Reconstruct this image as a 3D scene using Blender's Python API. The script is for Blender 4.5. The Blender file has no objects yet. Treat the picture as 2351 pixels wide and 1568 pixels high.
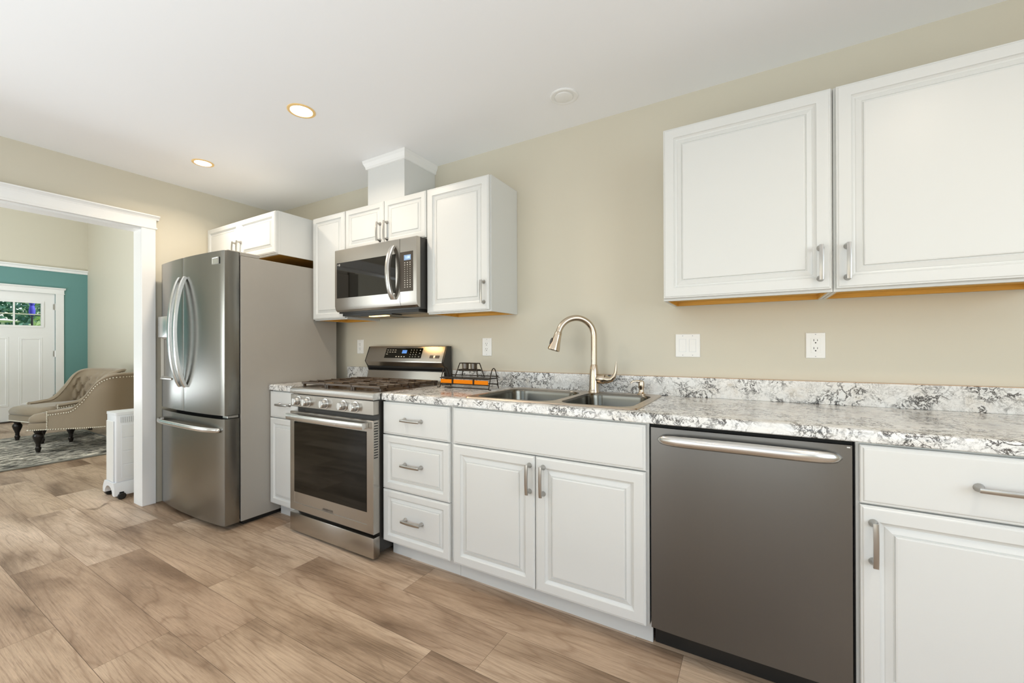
import bpy, bmesh, math, random
from mathutils import Vector, Matrix
random.seed(7)
R = math.radians
C = bpy.context.scene.collection
S = bpy.context.scene

# ------------------------------------------------------------------ camera
cam_d = bpy.data.cameras.new('camera'); cam = bpy.data.objects.new('camera', cam_d); C.objects.link(cam)
yaw, pit, rol = R(30.7285), R(0.1134), R(-0.1598)
F = Vector((-math.sin(yaw)*math.cos(pit), math.cos(yaw)*math.cos(pit), math.sin(pit)))
Rt = Vector((math.cos(yaw), math.sin(yaw), 0)); Up = Rt.cross(F)
R2 = Rt*math.cos(rol) + Up*math.sin(rol); U2 = R2.cross(F)
M = Matrix(((R2.x, U2.x, -F.x), (R2.y, U2.y, -F.y), (R2.z, U2.z, -F.z))).to_4x4()
M.translation = Vector((3.8865, -2.2642, 1.1655))
cam.matrix_world = M
cam_d.sensor_width = 36; cam_d.lens = 951.68/2351*36
cam_d.shift_x = (1175.5-1164.2)/2351; cam_d.shift_y = (795.3-784)/2351
cam_d.clip_start = .02
S.camera = cam

# ------------------------------------------------------------------ exposure, world, main lights
S.view_settings.view_transform = 'Standard'; S.view_settings.look = 'None'
S.view_settings.gamma = 1; S.view_settings.use_curve_mapping = False
S.view_settings.exposure = -0.29
S.cycles.use_denoising = True
S.cycles.max_bounces = 12; S.cycles.diffuse_bounces = 6; S.cycles.glossy_bounces = 6
S.cycles.sample_clamp_indirect = 6
S.cycles.caustics_reflective = False; S.cycles.caustics_refractive = False
w = bpy.data.worlds.new('world'); S.world = w; w.use_nodes = True
wn = w.node_tree.nodes; wl = w.node_tree.links
sky = wn.new('ShaderNodeTexSky'); sky.sky_type = 'NISHITA'; sky.sun_disc = False
sky.sun_elevation = R(42); sky.sun_rotation = R(200)
wl.new(sky.outputs[0], wn['Background'].inputs[0]); wn['Background'].inputs[1].default_value = .30

def area(name, loc, size, energy, col, rot, shape='RECTANGLE', spread=180):
    l = bpy.data.lights.new(name, 'AREA'); l.shape = shape; l.size = size[0]; l.size_y = size[1]
    l.energy = energy; l.color = col; l.spread = R(spread)
    o = bpy.data.objects.new(name, l); C.objects.link(o); o.location = loc; o.rotation_euler = rot
    return o
DAY = (.84, .93, 1.0); WARM = (1.0, .84, .66)
# daylight (sky plus light thrown up by the ground) entering through the windows behind the camera
area('window_daylight', (1.55, -4.72, 1.35), (2.3, 1.8), 16, DAY, (R(105), 0, 0))
area('window_daylight', (4.55, -4.72, 1.35), (2.3, 1.8), 4, DAY, (R(105), 0, 0))
area('window_daylight', (6.12, -2.6, 1.5), (2.2, 1.4), 50, DAY, (R(92), 0, R(90)))
area('window_daylight', (-2.1, -4.70, 1.2), (1.7, 1.3), 70, DAY, (R(105), 0, 0))
# added unseen fill lamps aimed up, standing in for light bounced off the ceilings
area('bounce_fill', (2.45, -2.8, .75), (3.8, 1.6), 52, (.84, .935, 1.0), (R(168), 0, 0))
area('bounce_fill', (-3.2, -2.6, .60), (2.6, 2.0), 150, (.90, .95, 1.0), (R(180), 0, 0))
sd = bpy.data.lights.new('sun', 'SUN'); sd.energy = 9; sd.angle = R(1); sd.color = (1, .95, .86)
so = bpy.data.objects.new('sun', sd); C.objects.link(so); so.rotation_euler = Vector((-.42, -.62, -.62)).to_track_quat('-Z', 'Y').to_euler()

# ------------------------------------------------------------------ materials
def mat(name, base=(.8,.8,.8), rough=.5, metal=0, spec=.5, coat=0, emis=None, estr=0, aniso=0, trans=0):
    m = bpy.data.materials.new(name); m.use_nodes = True
    b = m.node_tree.nodes['Principled BSDF']
    b.inputs['Base Color'].default_value = (*base, 1); b.inputs['Roughness'].default_value = rough
    b.inputs['Metallic'].default_value = metal; b.inputs['Specular IOR Level'].default_value = spec
    b.inputs['Coat Weight'].default_value = coat; b.inputs['Transmission Weight'].default_value = trans
    if emis: b.inputs['Emission Color'].default_value = (*emis, 1); b.inputs['Emission Strength'].default_value = estr
    if aniso:
        b.inputs['Anisotropic'].default_value = aniso; b.inputs['Anisotropic Rotation'].default_value = .25
        t = m.node_tree.nodes.new('ShaderNodeTangent'); t.direction_type = 'UV_MAP'; t.uv_map = 'UVMap'
        m.node_tree.links.new(t.outputs[0], b.inputs['Tangent'])
    return m
def N(m, t, **kw):
    n = m.node_tree.nodes.new(t)
    for k, v in kw.items():
        if k in n.inputs.keys() if hasattr(n.inputs, 'keys') else False: n.inputs[k].default_value = v
        else: setattr(n, k, v)
    return n
def L(m, a, b): m.node_tree.links.new(a, b)
def P(m): return m.node_tree.nodes['Principled BSDF']
def coords(m, scale=(1,1,1), kind='Object', rot=(0,0,0)):
    tc = N(m, 'ShaderNodeTexCoord'); mp = N(m, 'ShaderNodeMapping')
    mp.inputs['Scale'].default_value = scale; mp.inputs['Rotation'].default_value = rot
    L(m, tc.outputs[kind], mp.inputs[0]); return mp.outputs[0]
def noise(m, vec, scale, detail=3, rough=.5, dist=0):
    n = N(m, 'ShaderNodeTexNoise'); n.inputs['Scale'].default_value = scale; n.inputs['Detail'].default_value = detail
    n.inputs['Roughness'].default_value = rough; n.inputs['Distortion'].default_value = dist
    L(m, vec, n.inputs['Vector']); return n
def ramp(m, fac, stops, interp='LINEAR'):
    r = N(m, 'ShaderNodeValToRGB'); r.color_ramp.interpolation = interp
    e = r.color_ramp.elements
    while len(e) < len(stops): e.new(.5)
    for i, (p, c) in enumerate(stops):
        e[i].position = p; e[i].color = (*c, 1) if len(c) == 3 else c
    L(m, fac, r.inputs[0]); return r.outputs[0]
def bump(m, h, strength=.1, dist=.01):
    b = N(m, 'ShaderNodeBump'); b.inputs['Strength'].default_value = strength; b.inputs['Distance'].default_value = dist
    L(m, h, b.inputs['Height']); L(m, b.outputs[0], P(m).inputs['Normal']); return b
def mix(m, fac, a, b, mode='MIX'):
    x = N(m, 'ShaderNodeMix'); x.data_type = 'RGBA'; x.blend_type = mode
    if hasattr(fac, 'links'): L(m, fac, x.inputs[0])
    else: x.inputs[0].default_value = fac
    for s, v in ((6, a), (7, b)):
        if hasattr(v, 'links'): L(m, v, x.inputs[s])
        else: x.inputs[s].default_value = (*v, 1)
    return x.outputs[2]
def math_(m, op, a, b=None):
    x = N(m, 'ShaderNodeMath'); x.operation = op
    for i, v in enumerate((a, b)):
        if v is None: continue
        if hasattr(v, 'links'): L(m, v, x.inputs[i])
        else: x.inputs[i].default_value = v
    return x.outputs[0]

def paint(name, col, rough=.55, bs=.06, sc=220, spec=.5):
    m = mat(name, col, rough, spec=spec)
    n = noise(m, coords(m), sc, 2); bump(m, n.outputs[0], bs, .002); return m
M_wall = paint('beige_wall_paint', (.64, .60, .49), .55)
M_ceil = paint('ceiling_paint', (.90, .91, .92), .8, .05, 90)
M_teal = paint('teal_wall_paint', (.13, .29, .275), .5)
M_trim = paint('white_trim_paint', (.86, .865, .85), .35, .02)
M_cab = paint('white_cabinet_paint', (.70, .71, .69), .33, .02, 300)
M_cabi = paint('white_cabinet_box', (.69, .70, .68), .4, .02, 300)
M_plate = mat('white_plastic', (.88, .88, .85), .3)
M_black = mat('black_plastic', (.012, .012, .011), .4)
M_gap = mat('black_rubber', (.008, .008, .007), .8)
M_dark = mat('dark_enamel', (.03, .028, .025), .25)
M_glass = mat('black_oven_glass', (.006, .0055, .003), .04, spec=.28)
M_tglass = mat('tinted_microwave_glass', (.010, .009, .007), .03, spec=.5)
M_mark = mat('pale_print', (.55, .53, .48), .6)
M_darkprint = mat('dark_print', (.08, .07, .06), .5)
M_lcd = mat('blue_lcd', (.05, .12, .3), .3, emis=(.12, .3, .75), estr=.9)
M_lcdm = mat('pale_lcd', (.2, .3, .45), .3, emis=(.22, .38, .7), estr=.3)
M_digit = mat('lcd_digits', (.5, .7, 1), .3, emis=(.5, .75, 1), estr=1.2)

def steel(name, col, rough=.3, aniso=.65, sc=(90, 90, .6), amt=.012):
    m = mat(name, col, rough, 1, aniso=aniso)
    n = noise(m, coords(m, sc), 1.0, 2)
    c = mix(m, math_(m, 'MULTIPLY', n.outputs[0], .08), col, tuple(x*.72 for x in col)); L(m, c, P(m).inputs['Base Color'])
    return m
M_steel = steel('brushed_stainless', (.46, .435, .395), .27, .6)
M_fsteel = steel('brushed_stainless_fridge', (.26, .253, .230), .24, .6)
M_dwsteel = steel('brushed_stainless_dishwasher', (.185, .183, .176), .32, .6)
M_bright = steel('polished_stainless', (.66, .655, .635), .27, .3)
M_nickel = mat('brushed_nickel', (.46, .45, .43), .28, 1)
M_faucet = mat('warm_brushed_nickel', (.62, .53, .42), .22, 1)
M_sinksteel = mat('sink_steel_shaded', (.17, .16, .135), .22, 1)  # rim's steel again, with the shade inside the bowls put into the colour
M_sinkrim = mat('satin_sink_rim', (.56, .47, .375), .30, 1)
M_side = mat('fridge_side_grey', (.345, .325, .29), .38, 0, .55)
_n = noise(M_side, coords(M_side), 260, 2); bump(M_side, _n.outputs[0], .12, .002)
M_iron = mat('cast_iron', (.060, .036, .018), .38, .0, .7)
_n = noise(M_iron, coords(M_iron), 300, 2); bump(M_iron, _n.outputs[0], .2, .001)
M_cook = mat('cooktop_enamel', (.10, .065, .035), .22, .3, .6)
M_ply = mat('golden_plywood', (.66, .36, .055), .5)
_n = noise(M_ply, coords(M_ply, (2, 30, 30)), 3, 4)
L(M_ply, ramp(M_ply, _n.outputs[0], [(.3, (.60, .31, .04)), (.7, (.74, .42, .075))]), P(M_ply).inputs['Base Color'])
M_wood = mat('dark_stained_leg', (.012, .008, .006), .3)
M_rackwire = mat('dark_bronze_wire', (.035, .024, .015), .4, .6)
M_amber = mat('amber_glass_strip', (.78, .215, .0), .45, 0, .15, emis=(.9, .28, .01), estr=.0)
M_lamp = mat('led_lens', (1, .95, .85), .4, emis=(1, .93, .78), estr=14)
M_lampring = mat('lamp_ring_glow', (.9, .62, .26), .5)  # lamp glow put into the ring colour; unlit rings are white
M_hoodlamp = mat('hood_lamp_lens', (1, .8, .4), .4, emis=(1, .66, .22), estr=6)
M_metalgrey = mat('filter_mesh', (.35, .27, .17), .4, .7)
_v = N(M_metalgrey, 'ShaderNodeTexVoronoi'); _v.inputs['Scale'].default_value = 260; L(M_metalgrey, coords(M_metalgrey), _v.inputs['Vector']); bump(M_metalgrey, _v.outputs[0], .5, .002)
M_acw = mat('cooler_white_plastic', (.80, .82, .84), .35)
M_acg = mat('cooler_grey_plastic', (.42, .43, .46), .4)

# armchair fabric
M_fab = mat('taupe_velvet', (.31, .25, .178), .85, spec=.2)
P(M_fab).inputs['Sheen Weight'].default_value = .35; P(M_fab).inputs['Sheen Roughness'].default_value = .4
_n = noise(M_fab, coords(M_fab), 240, 3); bump(M_fab, _n.outputs[0], .2, .002)
M_nail = mat('antique_brass_nail', (.85, .80, .68), .4, .5)

# shag rug: streaky greys
M_rug = mat('grey_rug_pile', (.3, .3, .28), .95, spec=.1)
_n = noise(M_rug, coords(M_rug, (46, 9, 1), rot=(0, 0, R(8))), 1.0, 4, .65, .8)
_n2 = noise(M_rug, coords(M_rug, (2.2, 1.6, 1)), 1.0, 3)
_c = ramp(M_rug, _n.outputs[0], [(.43, (.02, .018, .014)), (.5, (.26, .24, .20)), (.56, (.90, .84, .72))])
L(M_rug, mix(M_rug, ramp(M_rug, _n2.outputs[0], [(.4, (0, 0, 0)), (.6, (.35, .35, .35))]), _c, (.13, .13, .12)), P(M_rug).inputs['Base Color'])
bump(M_rug, _n.outputs[0], .8, .01)
M_rugb = mat('grey_rug_binding', (.25, .25, .22), .9)

# granite laminate
M_gran = mat('white_granite_laminate', (.8, .8, .78), .16, spec=.5)
g = M_gran
_v0 = coords(g)
_w = noise(g, _v0, 8, 3, .6)
_wv = N(g, 'ShaderNodeVectorMath'); _wv.operation = 'MULTIPLY_ADD'; L(g, _w.outputs['Color'], _wv.inputs[0])
_wv.inputs[1].default_value = (.10, .10, .10); L(g, _v0, _wv.inputs[2])
_a = noise(g, _wv.outputs[0], 22, 6, .66, .3)
_line = math_(g, 'ABSOLUTE', math_(g, 'SUBTRACT', _a.outputs[0], .5))
_vein = ramp(g, _line, [(.0, (1, 1, 1)), (.016, (.9, .9, .9)), (.034, (0, 0, 0))])
_mask = ramp(g, noise(g, _v0, 9, 4, .6).outputs[0], [(.42, (.12, .12, .12)), (.55, (1, 1, 1))])
_f = math_(g, 'MULTIPLY', _vein, _mask)
_b = noise(g, _wv.outputs[0], 52, 5, .7, .2)
_spk = math_(g, 'MULTIPLY', ramp(g, _b.outputs[0], [(.575, (0, 0, 0)), (.62, (1, 1, 1))]), ramp(g, noise(g, _v0, 9, 3).outputs[0], [(.45, (.12, .12, .12)), (.6, (1, 1, 1))]))
_a2 = noise(g, _wv.outputs[0], 55, 5, .7, .3)
_l2 = ramp(g, math_(g, 'ABSOLUTE', math_(g, 'SUBTRACT', _a2.outputs[0], .5)), [(.0, (.85, .85, .85)), (.022, (.5, .5, .5)), (.045, (0, 0, 0))])
_f2 = math_(g, 'MULTIPLY', _l2, ramp(g, noise(g, _v0, 14, 3, .6).outputs[0], [(.42, (.05, .05, .05)), (.58, (1, 1, 1))]))
_base = ramp(g, noise(g, _wv.outputs[0], 11, 5, .6).outputs[0], [(.26, (.50, .51, .52)), (.38, (.80, .81, .80)), (.62, (.80, .79, .76)), (.78, (.58, .53, .45))])
_c1 = mix(g, math_(g, 'MULTIPLY', _f2, .6), mix(g, _f, _base, (.06, .055, .05)), (.10, .09, .08))
_c2 = mix(g, math_(g, 'MULTIPLY', _spk, .9), _c1, (.055, .055, .055))
L(g, _c2, P(g).inputs['Base Color'])

# plank floor (attributes: uv in metres per plank, colour attribute rnd per plank)
M_floor = mat('oak_vinyl_plank', (.4, .3, .2), .42, spec=.4)
f = M_floor
_uv = N(f, 'ShaderNodeUVMap'); _uv.uv_map = 'UVMap'
_at = N(f, 'ShaderNodeVertexColor'); _at.layer_name = 'rnd'
_sp = N(f, 'ShaderNodeSeparateColor'); L(f, _at.outputs[0], _sp.inputs[0])
def fmap(sc):
    mp = N(f, 'ShaderNodeMapping'); mp.inputs['Scale'].default_value = sc; L(f, _uv.outputs[0], mp.inputs[0]); return mp.outputs[0]
_big = noise(f, fmap((1.25, 4.6, 1)), 1.0, 5, .55, .35)           # broad tone swirls
_rings = noise(f, fmap((.42, 5.2, 1)), 1.0, 1.5, .35, .15)
_rg = math_(f, 'FRACT', math_(f, 'MULTIPLY', _rings.outputs[0], 20))
_rg = math_(f, 'ABSOLUTE', math_(f, 'SUBTRACT', _rg, .5))
_fine = noise(f, fmap((5, 190, 1)), 1.0, 5, .75)
_fine2 = noise(f, fmap((22, 420, 1)), 1.0, 2, .6)
_tone = ramp(f, _sp.outputs[0], [(0, (.38, .27, .182)), (.5, (.465, .345, .238)), (1, (.56, .435, .325))])
_sw = ramp(f, _big.outputs[0], [(.30, (.44, .39, .34)), (.44, (.83, .80, .77)), (.56, (1.10, 1.11, 1.12)), (.72, (1.28, 1.31, 1.36))])
_c = mix(f, 1, _tone, _sw, 'MULTIPLY')
_c = mix(f, 1, _c, ramp(f, _rg, [(0, (.79, .75, .72)), (.12, (.97, .97, .97)), (.5, (1.04, 1.04, 1.04))]), 'MULTIPLY')
_c = mix(f, 1, _c, ramp(f, _fine.outputs[0], [(.32, (.62, .58, .55)), (.46, (.97, .97, .97)), (.68, (1.16, 1.16, 1.17))]), 'MULTIPLY')
_c = mix(f, 1, _c, ramp(f, _fine2.outputs[0], [(.3, (.90, .89, .88)), (.7, (1.06, 1.06, 1.07))]), 'MULTIPLY')
_kn = noise(f, fmap((3.2, 9, 1)), 1.0, 3, .5, 1.5)
_c = mix(f, ramp(f, _kn.outputs[0], [(.66, (0, 0, 0)), (.80, (.75, .75, .75))]), _c, (.15, .095, .055))
L(f, _c, P(f).inputs['Base Color'])
_bb = N(f, 'ShaderNodeTexChecker'); _bb.inputs['Scale'].default_value = 190; L(f, _uv.outputs[0], _bb.inputs[0])
_bx = noise(f, fmap((170, 260, 1)), 1.0, 1)
bump(f, math_(f, 'ADD', math_(f, 'MULTIPLY', _bx.outputs[0], .7), _fine.outputs[0]), .16, .002)
L(f, ramp(f, _big.outputs[0], [(.3, (.50,)*3), (.7, (.38,)*3)]), P(f).inputs['Roughness'])

# ------------------------------------------------------------------ mesh helpers
def newbm(): return bmesh.new()
def box(bm, x0, x1, y0, y1, z0, z1, bev=0, seg=2):
    vs = [bm.verts.new((x, y, z)) for x in (x0, x1) for y in (y0, y1) for z in (z0, z1)]
    fs = [(0, 1, 3, 2), (4, 6, 7, 5), (0, 4, 5, 1), (2, 3, 7, 6), (0, 2, 6, 4), (1, 5, 7, 3)]
    faces = [bm.faces.new([vs[i] for i in f]) for f in fs]
    if bev:
        es = list({e for fc in faces for e in fc.edges})
        bmesh.ops.bevel(bm, geom=es, offset=bev, segments=seg, affect='EDGES', profile=.5)
def loft(bm, rings, close=True, caps=(True, True)):
    """rings: list of point loops with equal count"""
    vr = [[bm.verts.new(p) for p in r] for r in rings]
    n = len(vr[0])
    for a, b in zip(vr[:-1], vr[1:]):
        for i in range(n if close else n-1):
            j = (i+1) % n
            try: bm.faces.new((a[i], a[j], b[j], b[i]))
            except ValueError: pass
    if caps[0] and close: bm.faces.new(list(reversed(vr[0])))
    if caps[1] and close: bm.faces.new(vr[-1])
    return vr
def prism(bm, pts, axis, a, b):
    """closed polygon pts in the plane normal to axis, extruded a..b"""
    def mk(p, t):
        if axis == 'x': return (t, p[0], p[1])
        if axis == 'y': return (p[0], t, p[1])
        return (p[0], p[1], t)
    loft(bm, [[mk(p, a) for p in pts], [mk(p, b) for p in pts]])
def lathe(bm, prof, center, axis='z', n=24, caps=(True, True)):
    cx, cy, cz = center; rings = []
    for r, h in prof:
        ring = []
        for i in range(n):
            t = 2*math.pi*i/n; a, b = max(r, 1e-5)*math.cos(t), max(r, 1e-5)*math.sin(t)
            if axis == 'z': ring.append((cx+a, cy+b, cz+h))
            elif axis == 'y': ring.append((cx+a, cy+h, cz+b))
            else: ring.append((cx+h, cy+a, cz+b))
        rings.append(ring)
    loft(bm, rings, True, caps)
def tube(bm, pts, rad, n=12, up=None, sx=1, sy=1, square=False, caps=(True, True)):
    """tube along pts; rad float or list; sx, sy flatten the section"""
    pts = [Vector(p) for p in pts]; rings = []
    prev = None
    for i, p in enumerate(pts):
        t = (pts[min(i+1, len(pts)-1)] - pts[max(i-1, 0)]).normalized()
        if prev is None:
            u = Vector(up) if up else (Vector((0, 0, 1)) if abs(t.z) < .9 else Vector((1, 0, 0)))
            a = (u - t*u.dot(t)).normalized()
        else: a = (prev - t*prev.dot(t)).normalized()
        prev = a; b = t.cross(a)
        r = rad[i] if isinstance(rad, (list, tuple)) else rad
        if square:
            k = .82; oct_ = [(1, k), (k, 1), (-k, 1), (-1, k), (-1, -k), (-k, -1), (k, -1), (1, -k)]
            rings.append([p + a*(r*sx*x) + b*(r*sy*y) for x, y in oct_])
        else:
            rings.append([p + a*(r*sx*math.cos(2*math.pi*j/n)) + b*(r*sy*math.sin(2*math.pi*j/n)) for j in range(n)])
    loft(bm, rings, True, caps)
def rrect(x0, x1, y0, y1, r, n=5):
    out = []
    for cx, cy, s in ((x1-r, y1-r, 0), (x0+r, y1-r, 90), (x0+r, y0+r, 180), (x1-r, y0+r, 270)):
        for k in range(n+1):
            a = R(s + 90*k/n); out.append((cx+r*math.cos(a), cy+r*math.sin(a)))
    return out
def rings_front(bm, x0, x1, z0, z1, yf, prof):
    """nested rectangular rings facing -y: prof = (inset, depth behind yf)"""
    rr = []
    for ins, d in prof:
        a, b, c, e = x0+ins, x1-ins, z0+ins, z1-ins
        rr.append([(a, yf+d, c), (b, yf+d, c), (b, yf+d, e), (a, yf+d, e)])
    loft(bm, rr, True, (True, True))
EDGE = [(0, .02), (0, .0055), (.002, .003), (.005, .003), (.0075, .0005), (.010, 0)]
PANEL = EDGE + [(.044, 0), (.0455, .0045), (.051, .0095), (.056, .0115), (.0585, .0095), (.074, .0045), (.0752, .0075), (.0782, .0075), (.080, .0022), (.084, .0012)]
PANEL_S = EDGE + [(.036, 0), (.0375, .0045), (.042, .0095), (.0465, .0115), (.0485, .0095), (.061, .0045), (.0622, .0070), (.0648, .0070), (.0665, .0022), (.070, .0012)]
FLAT = [(0, .02), (0, .0065), (.003, .004), (.007, .004), (.010, .0005), (.013, 0)]

UVSET = True
def obj(name, bm, m, parent=None, smooth=32, local=False):
    me = bpy.data.meshes.new(name)
    bmesh.ops.recalc_face_normals(bm, faces=bm.faces)
    off = Vector((0, 0, 0))
    if parent is not None and not local:
        q = parent
        while q is not None: off += Vector(q.location); q = q.parent
        bmesh.ops.translate(bm, vec=-off, verts=bm.verts)
    uvl = bm.loops.layers.uv.get('UVMap') or bm.loops.layers.uv.new('UVMap')
    for fc in bm.faces:
        nx, ny, nz = (abs(c) for c in fc.normal)
        for lp in fc.loops:
            v = lp.vert.co
            if ny >= nx and ny >= nz: lp[uvl].uv = (v.x, v.z)
            elif nx >= nz: lp[uvl].uv = (v.y, v.z)
            else: lp[uvl].uv = (v.x, v.y)
    bm.to_mesh(me); bm.free()
    if isinstance(m, (list, tuple)):
        for q in m: me.materials.append(q)
    else: me.materials.append(m)
    if smooth:
        me.polygons.foreach_set('use_smooth', [True]*len(me.polygons))
        me.set_sharp_from_angle(angle=R(smooth))
    o = bpy.data.objects.new(name, me); C.objects.link(o)
    if parent is not None: o.parent = parent
    return o
def thing(name, label, cat, loc, rotz=0, group=None):
    o = bpy.data.objects.new(name, None); C.objects.link(o); o.empty_display_size = .1
    o.location = loc; o.rotation_euler = (0, 0, rotz); o['label'] = label; o['category'] = cat
    if group: o['group'] = group
    return o
def tag(o, label, cat, group=None, kind=None):
    o['label'] = label; o['category'] = cat
    if group: o['group'] = group
    if kind: o['kind'] = kind
    return o
def struct(name, bm, m, label=None, cat=None, parent=None, smooth=0):
    o = obj(name, bm, m, parent, smooth)
    if parent is None:
        o['kind'] = 'structure'
        if label: o['label'] = label; o['category'] = cat
    return o
def sthing(name, label, cat, loc):
    o = thing(name, label, cat, loc); o['kind'] = 'structure'; return o
def copy_tree(o, parent=None):
    c = o.copy(); C.objects.link(c); c.parent = parent
    for ch in list(o.children): copy_tree(ch, c)
    return c
def text_mesh(name, s, size, loc, m, parent, rot=(R(90), 0, 0), ext=.0004, sx=1):
    cu = bpy.data.curves.new(name, 'FONT'); cu.body = s; cu.size = size; cu.extrude = ext; cu.align_x = 'CENTER'; cu.align_y = 'CENTER'
    t = bpy.data.objects.new(name, cu); C.objects.link(t)
    dg = bpy.context.evaluated_depsgraph_get(); me = bpy.data.meshes.new_from_object(t.evaluated_get(dg))
    bpy.data.objects.remove(t); bpy.data.curves.remove(cu)
    me.materials.clear(); me.materials.append(m); me.name = name
    o = bpy.data.objects.new(name, me); C.objects.link(o); o.parent = parent
    off = Vector((0, 0, 0)); q = parent
    while q is not None: off += Vector(q.location); q = q.parent
    o.location = Vector(loc) - off; o.rotation_euler = rot; o.scale = (sx, 1, 1)
    return o

ZC = 2.444          # kitchen ceiling
ZL = 3.5            # living room ceiling
XF = -6.19          # living room far wall
YL = .235           # living room right wall
XE = 6.20; YB = -4.80

# ------------------------------------------------------------------ room shell
# floor: one mesh, every plank a face of its own
bm = newbm(); uvl = bm.loops.layers.uv.new('UVMap'); cl = bm.loops.layers.color.new('rnd')
row_off = {0: 1.217, 1: .58, 2: .38, 3: .82, 4: .60, 5: .15, 6: .95, 7: .40}
PW, PLN = .2325, 1.219
k0 = -1.042
rr = random.Random(11)
toned = {}
for k in range(-7, 17):
    y1 = k0 - PW*(k-2) + 0; y0 = y1 - PW       # k=2 is the row just below y=-1.042
    off = row_off.get(k, rr.random()*PLN) % PLN
    x = -6.4 + (off - (-6.4)) % PLN - PLN
    last = .5
    while x < XE+.1:
        xa, xb = max(x, -6.35), min(x+PLN, XE+.05)
        ya, yb = max(y0, YB-.05), min(y1, YL+.05)
        if xb > xa+.01 and yb > ya+.005:
            t = rr.random()
            while abs(t-last) < .22: t = rr.random()
            last = t
            u0, v0 = rr.random()*40, rr.random()*40
            g_ = .0006
            fc = bm.faces.new([bm.verts.new(p) for p in ((xa+g_, ya+g_, 0), (xb-g_, ya+g_, 0), (xb-g_, yb-g_, 0), (xa+g_, yb-g_, 0))])
            for lp in fc.loops:
                lp[uvl].uv = (u0 + lp.vert.co.x - x, v0 + lp.vert.co.y - y0); lp[cl] = (t, t, t, 1)
        x += PLN
me = bpy.data.meshes.new('floor'); bm.normal_update(); bm.to_mesh(me); bm.free(); me.materials.append(M_floor)
fl = bpy.data.objects.new('floor', me); C.objects.link(fl)
fl['kind'] = 'structure'; fl['label'] = 'light oak plank floor running through the kitchen and living room'; fl['category'] = 'floor'
bm = newbm(); box(bm, -6.35, XE+.1, YB-.1, YL+.1, -.12, -.0008)
struct('floor_slab', bm, mat('plank_joint', (.10, .07, .045), .8), 'dark joint lines between the floor planks', 'floor')

bm = newbm(); box(bm, 0, XE+.1, YB-.1, .13, ZC, ZC+.12)
struct('ceiling', bm, M_ceil, 'flat white kitchen ceiling', 'ceiling')
bm = newbm(); box(bm, XF-.1, -.13, YB-.1, YL+.1, ZL, ZL+.1)
struct('ceiling_living_room', bm, M_ceil, 'high white ceiling of the living room', 'ceiling')
bm = newbm(); box(bm, 0, XE+.1, 0, .13, 0, ZC)
struct('wall_back', bm, M_wall, 'beige kitchen wall behind the cabinets', 'wall')
OPY0, OPY1, OPZ = -2.75, -1.0, 2.075
bm = newbm(); box(bm, -.13, 0, OPY1, YL, 0, ZL); box(bm, -.13, 0, OPY0, OPY1, OPZ, ZL); box(bm, -.13, 0, YB, OPY0, 0, ZL)
struct('wall_left', bm, M_wall, 'beige kitchen wall with the wide cased opening', 'wall')
# rear and right walls have real window openings
def wall_with_holes_y(bm, xa, xb, y0, y1, z1, holes):
    x = xa
    for (ha, hb, za, zb) in sorted(holes):
        box(bm, x, ha, y0, y1, 0, z1); box(bm, ha, hb, y0, y1, 0, za); box(bm, ha, hb, y0, y1, zb, z1); x = hb
    box(bm, x, xb, y0, y1, 0, z1)
bm = newbm(); wall_with_holes_y(bm, 0, XE+.1, YB-.13, YB, ZC, [(.35, 2.75, .35, 2.25), (3.35, 5.75, .35, 2.25)])
struct('wall_rear', bm, M_wall, 'beige rear kitchen wall with two windows', 'wall')
bm = newbm(); wall_with_holes_y(bm, XF-.1, -.13, YB-.13, YB, ZL, [(-3.0, -1.2, .5, 1.9)])
struct('wall_rear_living_room', bm, M_wall, 'rear wall of the living room', 'wall')
bm = newbm()
for (ya, yb, za, zb) in ((YB, -3.75, 0, ZC), (-3.75, -1.45, 0, .7), (-3.75, -1.45, 2.2, ZC), (-1.45, 0, 0, ZC)): box(bm, XE, XE+.13, ya, yb, za, zb)
struct('wall_right', bm, M_wall, 'right kitchen wall with a window', 'wall')
bm = newbm(); box(bm, XF-.1, -.13, YL, YL+.13, 0, ZL)
struct('wall_living_room', bm, M_wall, 'beige living room side wall behind the armchairs', 'wall')
# window frames behind the camera
def window_y(n, xa, xb, za, zb, y, bars=2):
    t = sthing('window_%d' % n, 'white framed window in the rear wall', 'window', ((xa+xb)/2, y, za))
    b = newbm()
    for (a, c, d, e) in ((xa, xb, za, za+.05), (xa, xb, zb-.05, zb), (xa, xa+.05, za, zb), (xb-.05, xb, za, zb)): box(b, a, c, y-.09, y-.03, d, e)
    for i in range(1, bars+1):
        x = xa+(xb-xa)*i/(bars+1); box(b, x-.02, x+.02, y-.085, y-.035, za, zb)
    obj('window_frame', b, M_trim, t)
window_y(1, .35, 2.75, .35, 2.25, YB); window_y(2, 3.35, 5.75, .35, 2.25, YB); window_y(3, -3.0, -1.2, .5, 1.9, YB)

# far wall: teal below the picture rail, beige above; opening for the front door
DY0, DY1, DZ1 = -1.075, -.157, 2.085
bm = newbm()
box(bm, XF-.13, XF, DY1, YL, 0, 2.47); box(bm, XF-.13, XF, YB, DY0, 0, 2.47); box(bm, XF-.13, XF, DY0, DY1, DZ1, 2.47)
struct('wall_far', bm, M_teal, 'teal accent wall around the front door', 'wall')
bm = newbm(); box(bm, XF-.13, XF, YB, YL, 2.47, ZL)
struct('wall_far_upper', bm, M_wall, 'beige wall above the picture rail', 'wall')
bm = newbm(); prism(bm, [(XF, 2.455), (XF+.018, 2.455), (XF+.018, 2.488), (XF+.05, 2.505), (XF+.05, 2.52), (XF, 2.52)], 'y', YB, YL-.002)
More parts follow.
